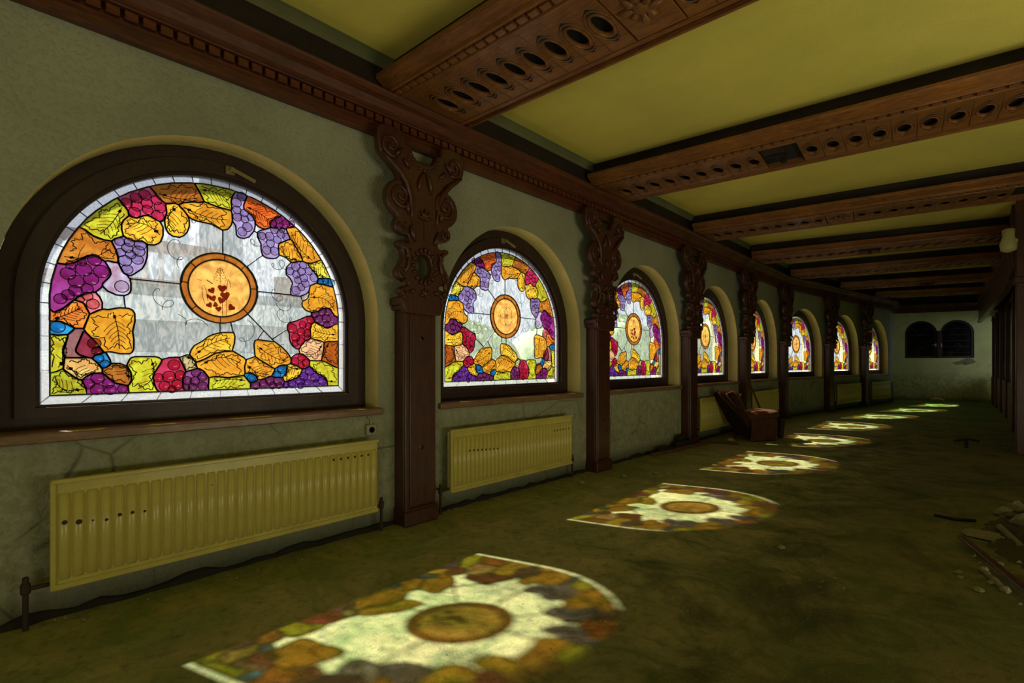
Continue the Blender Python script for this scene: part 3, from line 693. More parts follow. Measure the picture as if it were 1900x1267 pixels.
def ray(p, cx, cy, t):
    best = .02; dx, dy = math.cos(t), math.sin(t); n = len(p); hits = []
    for i in range(n):
        (x1, y1), (x2, y2) = p[i], p[(i+1) % n]; ex, ey = x2-x1, y2-y1; den = dx*ey - dy*ex
        if abs(den) < 1e-9: continue
        s_ = ((x1-cx)*ey - (y1-cy)*ex)/den; u_ = ((x1-cx)*dy - (y1-cy)*dx)/den
        if s_ > 0 and 0 <= u_ <= 1: hits.append(s_)
    return min(hits) if hits else best
def leaf_lines():
    # painted outline and veins of a vine leaf inside each leaf pane
    L = []; rnd = random.Random(5)
    for c, p in panes:
        if c not in LEAF: continue
        cx = sum(q[0] for q in p)/len(p); cy = sum(q[1] for q in p)/len(p)
        if not poly_in(p, cx, cy): continue
        sxx = sum((q[0]-cx)**2 for q in p); syy = sum((q[1]-cy)**2 for q in p); sxy = sum((q[0]-cx)*(q[1]-cy) for q in p)
        ax = .5*math.atan2(2*sxy, sxx-syy) + rnd.choice((0, math.pi))
        lobes = rnd.choice((5, 7)); ph = rnd.random()*6
        out = []
        for i in range(84):
            t = 2*math.pi*i/84
            r = ray(p, cx, cy, t)
            saw = ((t-ax)*lobes/(2*math.pi)) % 1.0; f = .86 - .30*(abs(saw-.5)*2)**1.5 + .06*math.sin(t*lobes*4+ph)
            out.append((cx+r*f*math.cos(t), cy+r*f*math.sin(t)))
        cutp = int(((ax+math.pi) % (2*math.pi))/(2*math.pi)*84)
        out = out[cutp:] + out[:cutp]
        L.append((out[2:-2], .0019))
        r1 = ray(p, cx, cy, ax)*.8; r0 = ray(p, cx, cy, ax+math.pi)*.85
        bend = rnd.uniform(-.06, .06)
        mid = [(cx + math.cos(ax)*s_ - math.sin(ax)*bend*math.sin(3*(s_+r0)/(r0+r1)), cy + math.sin(ax)*s_ + math.cos(ax)*bend*math.sin(3*(s_+r0)/(r0+r1))) for s_ in [-r0 + (r0+r1)*i/8 for i in range(9)]]
        L.append((mid, .0016))
        for k in (2, 3, 4, 5, 6):
            bx, by = mid[k]
            for sg in (1, -1):
                ang = ax + sg*R(48); r = ray(p, bx, by, ang)*(.62 - .03*k)
                L.append(([(bx, by), (bx+r*.5*math.cos(ang+sg*.12), by+r*.5*math.sin(ang+sg*.12)), (bx+r*math.cos(ang), by+r*math.sin(ang))], .0011))
        # calyx blob
        bx, by = mid[1]
        L.append(([(bx-.008*math.cos(ax), by-.008*math.sin(ax)), (bx, by), (bx+.012*math.cos(ax), by+.012*math.sin(ax))], .005))
    return L
def curl(x, y, a, n, r0, r1, turns):
    pts = []
    for i in range(n):
        t = i/(n-1); pts.append((x + (t*.16)*math.cos(a) + (r0+(r1-r0)*t)*math.cos(turns*6.283*t), y + (t*.16)*math.sin(a) + (r0+(r1-r0)*t)*math.sin(turns*6.283*t)))
    return pts
TENDR = [curl(-.30, 1.05, -1.2, 40, .05, .02, 1.6), curl(-.40, .72, -.9, 40, .03, .05, 1.5), curl(-.09, 1.20, 2.6, 36, .05, .02, 1.4), curl(.20, 1.12, .6, 36, .03, .05, 1.7),
 curl(.35, .98, .3, 44, .02, .05, 2.2), curl(.36, .80, -.9, 44, .02, .05, 2.1), curl(.40, .62, -.4, 36, .05, .015, 1.8), curl(.14, .36, 1.2, 36, .03, .05, 1.3),
 curl(.42, .38, -1.2, 36, .03, .04, 1.4), curl(-.12, .50, 2.8, 30, .04, .02, 1.2)]
LL = leaf_lines()
def bouquet():
    m = MB(); cx, cy = MC
    def heart(x, y, s_, a):
        p = [(0,-1),(.55,-.45),(.95,.15),(.8,.6),(.4,.72),(0,.5),(-.4,.72),(-.8,.6),(-.95,.15),(-.55,-.45)]
        m.prism([(cx+x+s_*(u*math.cos(a)-w*math.sin(a)), cy+y+s_*(u*math.sin(a)+w*math.cos(a))) for u, w in p], GT, GT+.0015)
    for q in ((.01,.0,.026,0),(.028,-.045,.028,.2),(.005,-.078,.022,-.3),(-.045,-.07,.02,.4),(-.03,-.11,.016,1.2),(-.012,-.135,.018,.1),(-.07,-.06,.014,-.5),(-.065,-.115,.018,.6),(-.052,-.02,.020,.5),(.065,-.12,.022,-.7)):
        heart(q[0]*1.1, q[1]*1.1, q[2]*1.25, q[3])
    for k in range(5):
        r = .042 - k*.006
        for t in range(9):
            a = t*.7+k; m.prism([(cx-.002+ r*math.cos(a) + .0035*math.cos(b), cy+.065+k*.017 + .35*r*math.sin(a) + .0035*math.sin(b)) for b in (0, 1.57, 3.14, 4.71)], GT, GT+.0015)
    def ln(p, w=.0014): strip(m, [(cx+u, cy+v) for u, v in p], w, GT, GT+.0015, False)
    ln([(-.002,.03),(-.002,.145)]); ln([(.012,-.195),(.012,-.05)]); ln([(.04,-.195),(.04,-.0),(.047,.055),(.052,.07),(.062,.05),(.068,.01)])
    ln([(-.10,-.12),(-.115,-.07),(-.118,-.0),(-.105,.01),(-.09,-.03),(-.08,-.1)]); ln([(-.15,.05),(-.12,.04)]); ln([(-.09,.05),(-.05,.025)], .003)
    return m
def rosette():
    m = MB(); cx, cy = MC
    for k in range(4):
        a = k*math.pi/2 + math.pi/4; p = []
        for i in range(30):
            t = i/29*2*math.pi; r = .062*(1-.8*math.cos(t))*(1+.06*math.sin(9*t)); p.append((cx+.02*math.cos(a) - r*math.cos(a+t)*.85, cy+.02*math.sin(a)-r*math.sin(a+t)*.85))
        strip(m, p, .0018, GT, GT+.0015, True)
        b = k*math.pi/2
        strip(m, [(cx+.02*math.cos(b), cy+.02*math.sin(b)), (cx+.12*math.cos(b), cy+.12*math.sin(b))], .0014, GT, GT+.0015, False)
        q = [(cx+(.105+.014*math.cos(t*.63))*math.cos(b)-.012*math.sin(t*.63)*math.sin(b), cy+(.105+.014*math.cos(t*.63))*math.sin(b)+.012*math.sin(t*.63)*math.cos(b)) for t in range(10)]
        strip(m, q, .0014, GT, GT+.0015, True)
    for r in (.012, .026):
        strip(m, [(cx+r*math.cos(t*.52), cy+r*math.sin(t*.52)) for t in range(12)], .0022, GT, GT+.0015, True)
    return m
VAR = {}
for sgn in (1, -1):
    V = {}; fl_ = lambda p: [(u*sgn, w) for u, w in p]
    V['panes'] = []
    for c, p in panes:
        nm = 'clear_pane' if c == 'clear' else ('leaf_pane' if c in LEAF else 'grape_bunch_pane')
        V['panes'].append((nm, pane_mesh(nm, p, G_clear if c == 'clear' else GM[c], sgn)))
    V['panes'] += [('border_pane', pane_mesh('border_pane', p, G_frost, sgn)) for p in BP]
    V['panes'] += [('ring_pane', pane_mesh('ring_pane', p, G_ring, sgn)) for p in RP]
    V['panes'] += [('medallion_disc', pane_mesh('medallion_disc', DISC, G_disc, sgn))]
    m = MB()
    for c, p in panes: strip(m, fl_(p), .0046 if c != 'clear' else .0032, -.004, .005)
    for p in BP: strip(m, fl_(p), .0024, -.003, .004)
    for p in RP: strip(m, fl_(p), .0026, -.004, .005)
    for r in (MRo, MRi): strip(m, fl_([(MC[0]+r*math.cos(2*math.pi*i/48), MC[1]+r*math.sin(2*math.pi*i/48)) for i in range(48)]), .0045, -.005, .006)
    V['came'] = m.mesh('lead_came', M_lead)
    m = MB()
    for p, w in LL: strip(m, fl_(p), w*1.55, GT, GT+.0012, False)
    for p in TENDR: strip(m, fl_(p), .0019, GT, GT+.0012, False)
    V['lines'] = m.mesh('painted_lines', M_line)
    gl = []; gj = MB(); gmats = []; gcol = []; rim = MB()
    for ln in GRAPES.split('\n'):
        c, u, w, r = ln.split(','); u, w, r = int(u)/1000*sgn, int(w)/1000, int(r)/1000
        def dome(mm, u0, w0):
            n = 14; vs = [(GT+.0008 + .006*(1-f*f), u0+r*f*math.cos(2*math.pi*i/n), w0+r*f*math.sin(2*math.pi*i/n)) for f in (1, .7) for i in range(n)] + [(GT+.007, u0, w0)]
            fs = [(i, (i+1)%n, n+(i+1)%n, n+i) for i in range(n)] + [(n+i, n+(i+1)%n, 2*n) for i in range(n)]
            mm.smooth = True; mm.add(vs, fs)
        g = MB(); dome(g, 0, 0); gl.append((g.mesh('grape', GMG[c]), (u, w)))
        if c not in gcol: gcol.append(c)
        gj.m = gcol.index(c); dome(gj, u, w)
        strip(rim, [(u+r*math.cos(2*math.pi*i/16), w+r*math.sin(2*math.pi*i/16)) for i in range(16)], .0026, GT, GT+.0016)
    V['grapes'] = gl; V['gjoin'] = gj.mesh('grape', [GMG[c] for c in gcol]); V['rims'] = rim.mesh('grape_outlines', M_line)
    VAR[sgn] = V
ORN = [bouquet().mesh('medallion_flowers', M_dred), rosette().mesh('medallion_rosette', M_dred)]

WL = ['leftmost and nearest', 'second from the left', 'third from the left', 'fourth from the left, beyond the third pillar', 'fifth, mostly behind a pillar', 'sixth from the left', 'seventh from the left', 'last before the end wall']
def frame_mesh():
    m = MB(); arch_ring(m, AR-.002, 1.045, WB+.02, WB+.10, -.34, -.20, SP0, n=40); return m.mesh('window_frame', M_frame)
def sash_mesh():
    m = MB(); zs = SP0
    arch_ring(m, 1.06, .975, WB+.09, 1.145, -.29, -.165, zs, n=40)
    arch_ring(m, .98, .953, 1.14, 1.162, -.26, -.20, zs, n=40)
    return m.mesh('sash', M_frame)
FM, SM = frame_mesh(), sash_mesh()
sm_ = MB(); sm_.bbox((-.225, -AR-.03, .965), (.045, AR+.03, 1.02), .008)
SILL = sm_.mesh('sill', M_sill)
def handle_mesh():
    m = MB(); m.bbox((-.165, -.03, -.028), (-.145, .03, .028), .004); m.cyl((-.15, 0, 0), (-.115, 0, 0), .012)
    Mx = Matrix.Translation((-.115, 0, 0)) @ Matrix.Rotation(R(-17), 4, 'X'); m.bbox((-.008, -.012, -.012), (.01, .165, .012), .004, Mx); return m.mesh('handle', M_metal)
HM = handle_mesh()
for k, (T, yc) in enumerate(WIN):
    w = struct(empty('window_%d' % (k+1), T @ Matrix.Translation((0, yc, 0))))
    link('window_frame', FM, w); link('sash', SM, w); link('sill', SILL, w)
    if k in (0, 1, 2): link('handle', HM, w, (0, .04 if k == 0 else -.12, SP0+1.018))
    V = VAR[1 if k == 0 else -1]; g = (-.23, 0, 1.16)
    came = link('stained_glass', V['came'], w, g)
    for nm, me in V['panes']: link(nm, me, came)
    link('painted_lines', V['lines'], came); link('medallion_picture', ORN[k % 2], came); 
    link('grape_outlines', V['rims'], came)
    if k < 2:
        for me, (u, ww) in V['grapes']: link('grape', me, came, (0, u, ww))
    else: link('grape', V['gjoin'], came, kind='stuff')

# ------------------------------------------------------------------ carved pillars
half = [(.467,3.36),(.467,3.172),(.425,3.10),(.335,3.04),(.278,2.993),(.265,2.945),(.317,2.922),(.366,2.874),(.391,2.804),(.378,2.725),(.329,2.662),(.268,2.630),(.297,2.595),(.306,2.554),(.284,2.507),(.218,2.482),(.165,2.488),(.153,2.442),(.180,2.416),(.251,2.437),(.284,2.416),(.273,2.385),(.229,2.361),(.218,2.317),(.234,2.259),(.273,2.205),(.295,2.164),(.273,2.119),(.218,2.095),(.170,2.082),(.170,2.060),(.207,2.056),(.256,2.031),(.256,1.997),(.218,1.972),(.207,1.95),(.223,1.943),(.218,1.891),(.196,1.839),(.17,1.821)]
gap = [(.19,3.36),(.19,3.27),(.165,3.25),(.14,3.25),(.13,3.21),(.09,3.155),(.045,3.14)]
outl = half + [(-u, w) for u, w in half[::-1]] + [(-u, w) for u, w in gap] + [(u, w) for u, w in gap[::-1]]
outl = chaikin(outl, 1)
hole = [(.082*math.cos(2*math.pi*i/24), 2.24+.105*math.sin(2*math.pi*i/24)) for i in range(24)]
CREST = curve_mesh([outl, hole], .075, .014, 'carved_crest'); CREST.materials.append(M_wood)
def spiral(cx, cz, r, sg, a0, turns=1.6, n=30, x=.2, tub=.02):
    m = MB(); m.smooth = True
    pts = [(x + .008*t/n, cx + sg*r*(1-.85*t/n)*math.cos(a0+turns*6.283*t/n), cz + r*(1-.85*t/n)*math.sin(a0+turns*6.283*t/n)) for t in range(n+1)]
    m.tube(pts, [tub*(1-.55*t/n) for t in range(n+1)], 7); return m
PX = .205       # front plane of crest in bay coordinates
def reliefs():
    out = []
    for sg in (1, -1):
        out.append(('volute', spiral(sg*.245, 2.81, .12, sg, 2.2, 1.7, 34, PX, .022)))
        out.append(('horn_scroll', spiral(sg*.34, 3.20, .095, sg, 4.2, 1.5, 28, PX, .02)))
        out.append(('small_scroll', spiral(sg*.245, 2.555, .05, sg, 2.4, 1.3, 20, PX, .015)))
        out.append(('small_scroll', spiral(sg*.215, 2.01, .038, sg, 3.0, 1.3, 18, PX, .013)))
        out.append(('small_scroll', spiral(sg*.225, 2.165, .05, sg, 4.6, 1.2, 18, PX, .014)))
        m = MB(); m.smooth = True
        m.tube([(PX, sg*.43, 3.12), (PX+.012, sg*.36, 3.07), (PX+.016, sg*.27, 3.0), (PX+.016, sg*.20, 2.92), (PX+.012, sg*.155, 2.82), (PX+.006, sg*.14, 2.70), (PX, sg*.13, 2.58)], [.012,.02,.026,.026,.02,.014,.006], 8); out.append(('acanthus_stem', m))
        m = MB(); m.smooth = True
        m.tube([(PX, sg*.26, 2.40), (PX+.01, sg*.19, 2.37), (PX+.012, sg*.165, 2.29), (PX+.01, sg*.18, 2.22), (PX, sg*.22, 2.14)], [.008,.018,.02,.018,.008], 8); out.append(('acanthus_stem', m))
    for i in range(16):
        a = 2*math.pi*i/16; m = MB(); m.smooth = True
        c, s_ = math.cos(a), math.sin(a)
        m.tube([(PX-.006, .094*c, 2.24+.118*s_), (PX+.010, .108*c, 2.24+.134*s_), (PX+.010, .126*c, 2.24+.152*s_), (PX-.004, .142*c, 2.24+.170*s_)], [.006, .014, .015, .004], 7); out.append(('petal', m))
    for i in range(9):
        a = R(200 + i*17.5); m = MB(); m.smooth = True
        m.lathe((PX-.003, .16*math.cos(a), 3.235+.155*math.sin(a)), [(.017, 0), (.014, .01), (.006, .016)], 8, 'x'); out.append(('bead', m))
    for (z, s_) in ((2.70, 1.0), (2.02, .8)):
        for i in range(5):
            a = R(90 + (i-2)*38); m = MB(); m.smooth = True
            m.tube([(PX, 0, z-.05*s_), (PX+.014, .035*s_*math.cos(a), z-.05*s_+.045*s_*math.sin(a)), (PX, .085*s_*math.cos(a), z-.05*s_+.10*s_*math.sin(a))], [.006, .016*s_, .003], 7); out.append(('carved_leaf', m))
    for sg in (1, -1):
        for k, (u, z, a, L, w) in enumerate(((.10, 2.44, 60, .16, .028), (.17, 2.66, 75, .13, .024), (.07, 2.88, 100, .2, .022), (.20, 2.12, -60, .10, .02), (.10, 2.03, -20, .09, .02), (.19, 2.28, 100, .10, .02), (.30, 3.12, 120, .10, .02), (.16, 3.05, 40, .12, .018))):
            c, s_ = math.cos(R(a)), math.sin(R(a)); m = MB(); m.smooth = True
            m.tube([(PX-.002, sg*u, z), (PX+.012, sg*(u+.35*L*c), z+.35*L*s_), (PX+.012, sg*(u+.7*L*c-.01), z+.7*L*s_), (PX-.002, sg*(u+L*c-.03), z+L*s_)], [.008, w, w*.8, .004], 7); out.append(('carved_leaf', m))
    m = MB(); m.bbox((PX-.002, -.006, 2.33+.13), (PX+.008, .006, 2.64), .003); out.append(('carved_rib', m))
    return [(n, m.mesh(n, M_wood)) for n, m in out]
REL = reliefs()
sh = MB(); sh.bbox((.0, -.17, .12), (.135, .17, 1.94), .006); SHAFT = sh.mesh('shaft', M_wood)
sh = MB(); sh.bbox((.13, -.115, .16), (.155, .165, 1.90), .004); PANELM = sh.mesh('front_board', M_wood)
sh = MB(); sh.bbox((.13, -.17, .12), (.165, -.13, 1.94), .008); sh.bbox((.13, -.128, .12), (.15, -.118, 1.94), .003); MOLD = sh.mesh('side_moulding', M_wood)
sh = MB(); sh.bbox((.0, -.185, 0), (.185, .185, .125), .012); sh.bbox((.0, -.18, .125), (.17, .18, .145), .006); PLIN = sh.mesh('plinth', M_wood)
sh = MB(); sh.bbox((.0, -.225, 1.90), (.19, .225, 1.965), .01); sh.bbox((.0, -.205, 1.86), (.17, .205, 1.90), .006); CAPM = sh.mesh('cap_moulding', M_wood)
sh = MB(); sh.lathe((.152, 0, 0), [(.027, 0), (.027, .006), (.016, .008), (.014, .003)], 16, 'x'); PLUG = sh.mesh('wood_plug', M_wood)
SC = MB()
for z, u in ((1.33, -.05), (.62, .01), (.85, -.02)): SC.prism([(u, z), (u+.012, z+.05), (u+.02, z+.11), (u+.03, z+.04), (u+.015, z-.02)], .1555, .1565)
PL = ['between the leftmost and the second window', 'between the second and the third window', 'between the third and the fourth window', 'behind the broken armchair', 'fifth along the wall, right of the armchair', 'sixth along the window wall', 'last before the end wall']
for k, (T, yc) in enumerate(PIL):
    p = tag(empty('carved_pillar', T @ Matrix.Translation((0, yc, 0))), 'dark carved wooden pillar ' + PL[k], 'pillar', 'carved wooden pillars between the windows')
    for n, me in (('shaft', SHAFT), ('front_board', PANELM), ('side_moulding', MOLD), ('plinth', PLIN), ('cap_moulding', CAPM)): link(n, me, p)
    link('carved_crest', CREST, p, (PX-.0375, 0, 0))
    for z in (1.62, .66): link('wood_plug', PLUG, p, (0, .01, z))
    for n, me in REL: link(n, me, p)

# ------------------------------------------------------------------ cornice along the wall
def path_pts(off=0.0):
    # wall face polyline with mitred normals pointing into the room
    P = [Vector((-3.77, -3.4)), Vector((-3.77, 14.35)), Vector(((TB @ Vector((0, 8.6, 0))).xy)), Vector((-2.44, 24.5)), Vector((.62, 25.26))]
    out = []
    for i, p in enumerate(P):
        n = []
        if i: d = (P[i]-P[i-1]).normalized(); n.append(Vector((d.y, -d.x)))
        if i < len(P)-1: d = (P[i+1]-P[i]).normalized(); n.append(Vector((d.y, -d.x)))
        v = sum(n, Vector((0, 0))); v.normalize(); v /= v.dot(n[0]); out.append((p.x, p.y, v.x, v.y))
    return out
PP = path_pts()
cn = tag(empty('cornice', Matrix.Identity(4)), 'long dark red-brown wooden cornice with a dentil row above the arched windows', 'cornice')
def cprof(name, prof, mat=M_woody):
    m = MB(); m.profile(prof, PP); return m.build(name, mat, cn)
cprof('lower_fascia', [(-.02,3.315),(.055,3.315),(.07,3.33),(.07,3.375),(.085,3.385),(.085,3.40),(-.02,3.40)])
cprof('dentil_ground', [(-.02,3.40),(.07,3.40),(.07,3.47),(-.02,3.47)])
cprof('bead_moulding', [(-.02,3.462),(.125,3.462),(.132,3.47),(.125,3.478),(-.02,3.478)])
cprof('upper_board', [(-.02,3.478),(.12,3.478),(.15,3.50),(.185,3.545),(.225,3.565),(.25,3.585),(.255,3.60),(.245,3.615),(-.02,3.615)])
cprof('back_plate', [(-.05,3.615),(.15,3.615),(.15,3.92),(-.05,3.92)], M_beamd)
m = MB(); m.profile([(.14,3.83),(.152,3.83),(.165,3.865),(.20,3.89),(.24,3.905),(.14,3.905)], PP[:4]); struct(m.build('trim_4', plain('sooty_coving', (.16,.17,.07), .9, 0, .4, 8, .5)))
sh = MB(); sh.bbox((.06, -.033, 3.408), (.112, .033, 3.458), .003); DEN = sh.mesh('dentil', M_woody)
y = -.8
while y < 14.2:
    link('dentil', DEN, cn, (-3.77, y, 0)); y += .088
dj = MB(); y = .05
while y < 8.5:
    dj.bbox((.06, y-.03, 3.405), (.112, y+.03, 3.458), .003, TB); y += .088
o = dj.build('far_dentils', M_woody, cn); o['kind'] = 'stuff'

# ------------------------------------------------------------------ ceiling beams
HP = .19
ell = lambda a, b, n=20: [(a*math.cos(2*math.pi*i/n), b*math.sin(2*math.pi*i/n)) for i in range(n)]
# carved panel: local (u across beam length, w across width) with a real oval hole
pan = curve_mesh([[(-.0935,-.30),(.0935,-.30),(.0935,.30),(-.0935,.30)], ell(.052,.115)], .022, .003, 'carved_panel')
ROT = Matrix(((0,1,0,0),(0,0,1,0),(1,0,0,0),(0,0,0,1)))   # (x=thick, y=u, z=w) -> (x=u, y=w, z=thick)
pan.transform(ROT); pan.materials.append(M_beam)
def ringtube(a, b, r, n=28, z=-.011):
    m = MB(); m.smooth = True; m.tube([(a*math.cos(2*math.pi*i/n), b*math.sin(2*math.pi*i/n), z) for i in range(n)], r, 6, True); return m
RING1 = ringtube(.062, .130, .009).mesh('inner_ring', M_beam)
RING2 = ringtube(.084, .172, .006).mesh('outer_ring', M_beam)
def tip():
    m = MB()
    for s_ in (1, -1):
        m.add([(-.058,s_*.125,-.0125),(-.02,s_*.140,-.0125),(.02,s_*.140,-.0125),(.058,s_*.125,-.0125),(.05,s_*.155,-.0125),(.022,s_*.185,-.0125),(0,s_*.205,-.0125),(-.022,s_*.185,-.0125),(-.05,s_*.155,-.0125)],[(0,1,7,8),(1,2,5,6,7),(2,3,4,5)])
    return m.mesh('dark_tips', M_dark)
TIP = tip()
def rosette3():
    m = MB(); m.bbox((-.17,-.30,-.008),(.17,.30,.014), .004); m.smooth = True
    for i in range(8):
        a = i*math.pi/4+.2; L = .12 if i % 2 else .15; w = 1.35 if i in (1,2,5,6) else 1
        m.tube([(.03*math.cos(a), .03*math.sin(a), -.01), (.6*L*math.cos(a), .6*L*w*math.sin(a), -.022), (L*math.cos(a), L*w*math.sin(a), -.008)], [.012, .03, .005], 8)
    m.lathe((0,0,-.008), [(.055,0),(.052,-.02),(.03,-.034),(.004,-.036)], 16)
    return m.mesh('rosette_panel', M_beam)
ROSM = rosette3()
sh = MB(); sh.bbox((-.036, -.026, 0), (.03, .026, .028), .003); BDEN = sh.mesh('dentil', M_beam)
BL = [(2.83, 2.97, 3.6, -4.5), (5.80, 6.42, 3.6, -4.5), (8.85, 9.81, 3.6, -4.5), (11.75, 12.5, 3.6, -.42), (14.60, 15.25, 3.55, -.40), (17.75, 18.5, 3.05, -.30), (20.7, 21.6, 2.62, -.16)]
BN = ['nearest, cut by the top of the picture', 'second from the camera, with a gap in its middle carving', 'third from the camera', 'fourth from the camera', 'fifth from the camera', 'sixth from the camera', 'farthest from the camera']
ZB = 3.62
for k, (ya, yb, da, db) in enumerate(BL):
    a = Vector((-da, ya, ZB)); b = Vector((-db, yb, ZB)); d = (b-a); Lb = d.length; ang = math.atan2(d.y, d.x)
    e = tag(empty('ceiling_beam', Matrix.Translation(a) @ Matrix.Rotation(ang, 4, 'Z')), 'carved wooden ceiling beam with oval cut-outs, ' + BN[k], 'beam', 'carved cross beams under the ceiling')
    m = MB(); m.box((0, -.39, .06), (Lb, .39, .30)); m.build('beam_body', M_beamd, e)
    m = MB(); m.box((.02, -.33, .045), (Lb, .33, .06)); m.build('backing_board', M_dark, e)
    for s_ in (1, -1):
        m = MB()
        prof = [(.30,-.014),(.345,-.014),(.35,0),(.352,.04),(.413,.045),(.42,.0),(.435,-.006),(.445,.004),(.45,.03),(.53,.075),(.54,.09),(.54,.115),(.36,.115),(.30,.05)]
        m.add([(x, s_*u, w) for x in (0, Lb) for u, w in prof], [tuple(range(13,-1,-1)), tuple(range(14,28))] + [(i, (i+1)%14, 14+(i+1)%14, 14+i) for i in range(14)])
        m.build('side_moulding', M_beam, e)
    side = -.385
    n = int((Lb-.1)/.095)
    if k < 3:
        for i in range(n): link('dentil', BDEN, e, (.09+i*.095, side, -.010))
    dj = MB()
    for i in range(n):
        if k >= 3: dj.box((.06+i*.095, side-.026, -.004), (.12+i*.095, side+.026, .024))
    if k >= 3: o = dj.build('dentil_row', M_beam, e); o['kind'] = 'stuff'
    # end carving block, nine pierced panels, rosette, nine more
    xs = [.26 + HP*i for i in range(9)]; xr = xs[-1] + HP*.5 + .18; xs += [xr + .18 + HP*.5 + HP*i for i in range(9)]; xs += [xs[-1] + .36 + HP*(1+i) for i in range(20)]
    for x in xs:
        if x + HP*.5 > Lb: continue
        pn = link('carved_panel', pan, e, (x, 0, .002)); link('inner_ring', RING1, pn); link('outer_ring', RING2, pn); link('dark_tips', TIP, pn)
    m = MB(); m.box((.0, -.30, -.006), (.16, .30, .014)); m.build('end_block', M_beam, e)
    if k in (0, 2, 4, 6): link('rosette_panel', ROSM, e, (xr, 0, 0))
    else:
        m = MB(); m.bbox((-.16,-.27,-.005),(.05,-.1,.014),.003); m.bbox((-.02,.05,-.06),(.035,.10,.04),.006); m.bbox((-.15,-.04,-.012),(.03,-.01,.02),.003)
        o = m.build('broken_rosette', M_beamd, e); o.location = (xr, 0, 0)

# ------------------------------------------------------------------ right-hand side: post, frieze, partition
m = MB(); m.bbox((.42, 10.95, 0), (.80, 11.26, 3.90), .012); po = m.build('square_post', M_wood)
tag(po, 'tall dark square wooden post at the right edge of the picture', 'post')
m = MB(); m.bbox((.40, 10.92, 2.62), (.82, 11.29, 2.72), .012); m.build('collar', M_wood, po)
FR = [Vector((.42, 11.27)), Vector((.40, 14.35)), Vector((.20, 19.5)), Vector((.0, 24.72))]
def along(P, s_):
    for a, b in zip(P[:-1], P[1:]):
        L = (b-a).length
        if s_ <= L: return a + (b-a)*(s_/L), (b-a).normalized()
        s_ -= L
    return P[-1], (P[-1]-P[-2]).normalized()
fz = tag(empty('hanging_frieze', Matrix.Identity(4)), 'hanging frieze of upright dark boards along the right side above the partition', 'frieze')
tot = sum((b-a).length for a, b in zip(FR[:-1], FR[1:])); s_ = 0; i = 0
fb = MB(); fb.bbox((-.012, 0, 0), (.03, .29, .74), .006); FB = fb.mesh('frieze_board', M_wood)
while s_ < tot-.3:
    p, d = along(FR, s_); o = link('frieze_board', FB, fz); o.location = (p.x, p.y, 2.86 + .012*(i % 3)); o.rotation_euler = (0, 0, math.atan2(d.y, d.x) - math.pi/2); s_ += .296; i += 1
def ppath(P): 
    out = []
    for i, p in enumerate(P):
        d = (P[min(i+1, len(P)-1)] - P[max(i-1, 0)]).normalized(); out.append((p.x, p.y, d.y, -d.x))
    return out
m = MB(); m.profile([(-.035,3.58),(.05,3.58),(.05,3.92),(-.035,3.92)], ppath(FR)); m.build('top_rail', M_wood, fz)
m = MB(); m.profile([(-.04,2.84),(.06,2.84),(.06,2.90),(-.04,2.90)], ppath(FR)); m.build('bottom_rail', M_wood, fz)
PT = [Vector((.52, 11.27)), Vector((.56, 18.2)), Vector((.44, 22.0)), Vector((.42, 25.2))]
m = MB(); m.profile([(.0,3.0),(.9,3.0),(.9,3.92),(.0,3.92)], ppath([Vector((p.x+.1, p.y)) for p in PT])); struct(m.build('trim_3', M_wood))
for j, yy in enumerate((14.6, 18.2, 20.1, 22.0, 23.6)):
    p = Vector((.56, yy)) if yy <= 18.2 else Vector((.56 - .12*(yy-18.2)/3.8, yy))
    m = MB(); m.bbox((p.x-.06, p.y-.09, 0), (p.x+.10, p.y+.09, 2.98), .01); o = m.build('partition_post', M_wood)
    tag(o, 'slim dark partition post under the frieze, %s from the end wall' % ('fifth', 'fourth', 'third', 'second', 'nearest')[j], 'post', 'partition posts')
ys = [11.27, 14.6, 18.2, 20.1, 22.0, 23.6, 25.1]
for j in range(6):
    pa, pb = [Vector((.56, q)) if q <= 18.2 else Vector((.56 - .12*(q-18.2)/3.8, q)) for q in (ys[j]+.09, ys[j+1]-.09)]
    pa.x += .01; pb.x += .01
    e = tag(empty('partition_bay', Matrix.Identity(4)), ('partition bay with low wooden panel and dark glass, %s from the near post' % ('first', 'second', 'third', 'fourth', 'fifth')[j] if j < 5 else 'last partition bay beside the end wall, open above its low wooden panel'), 'partition', 'partition bays on the right')
    for n, z0, z1, mt in (('lower_panel', 0, .86, M_panel), ('rail', .86, .93, M_wood), ('dark_glass', .93, 2.9, M_dkglass), ('head_rail', 2.9, 2.98, M_wood)):
        if j == 5 and n == 'dark_glass': continue  # last bay left unglazed so added daylight reaches the end wall
        t = .03 if n != 'dark_glass' else .008
        d = (pb-pa).normalized(); nn = Vector((d.y, -d.x))*t; m = MB()
        m.add([(pa.x-nn.x,pa.y-nn.y,z0),(pb.x-nn.x,pb.y-nn.y,z0),(pb.x+nn.x,pb.y+nn.y,z0),(pa.x+nn.x,pa.y+nn.y,z0),(pa.x-nn.x,pa.y-nn.y,z1),(pb.x-nn.x,pb.y-nn.y,z1),(pb.x+nn.x,pb.y+nn.y,z1),(pa.x+nn.x,pa.y+nn.y,z1)], [(0,3,2,1),(4,5,6,7),(0,1,5,4),(1,2,6,5),(2,3,7,6),(3,0,4,7)])
        m.build(n, mt, e)
m = MB(); m.smooth = True; m.lathe((.33, 10.7, 3.07), [(.03,0),(.09,.03),(.10,.12),(.07,.24),(.075,.34),(.03,.36)], 14); m.smooth = False; m.bbox((.33, 10.66, 3.2), (.43, 10.95, 3.26), .01)
tag(m.build('cream_wall_lamp', plain('cream_shade', (.55,.5,.2), .5)), 'small cream lamp fitting high on the square post', 'lamp')

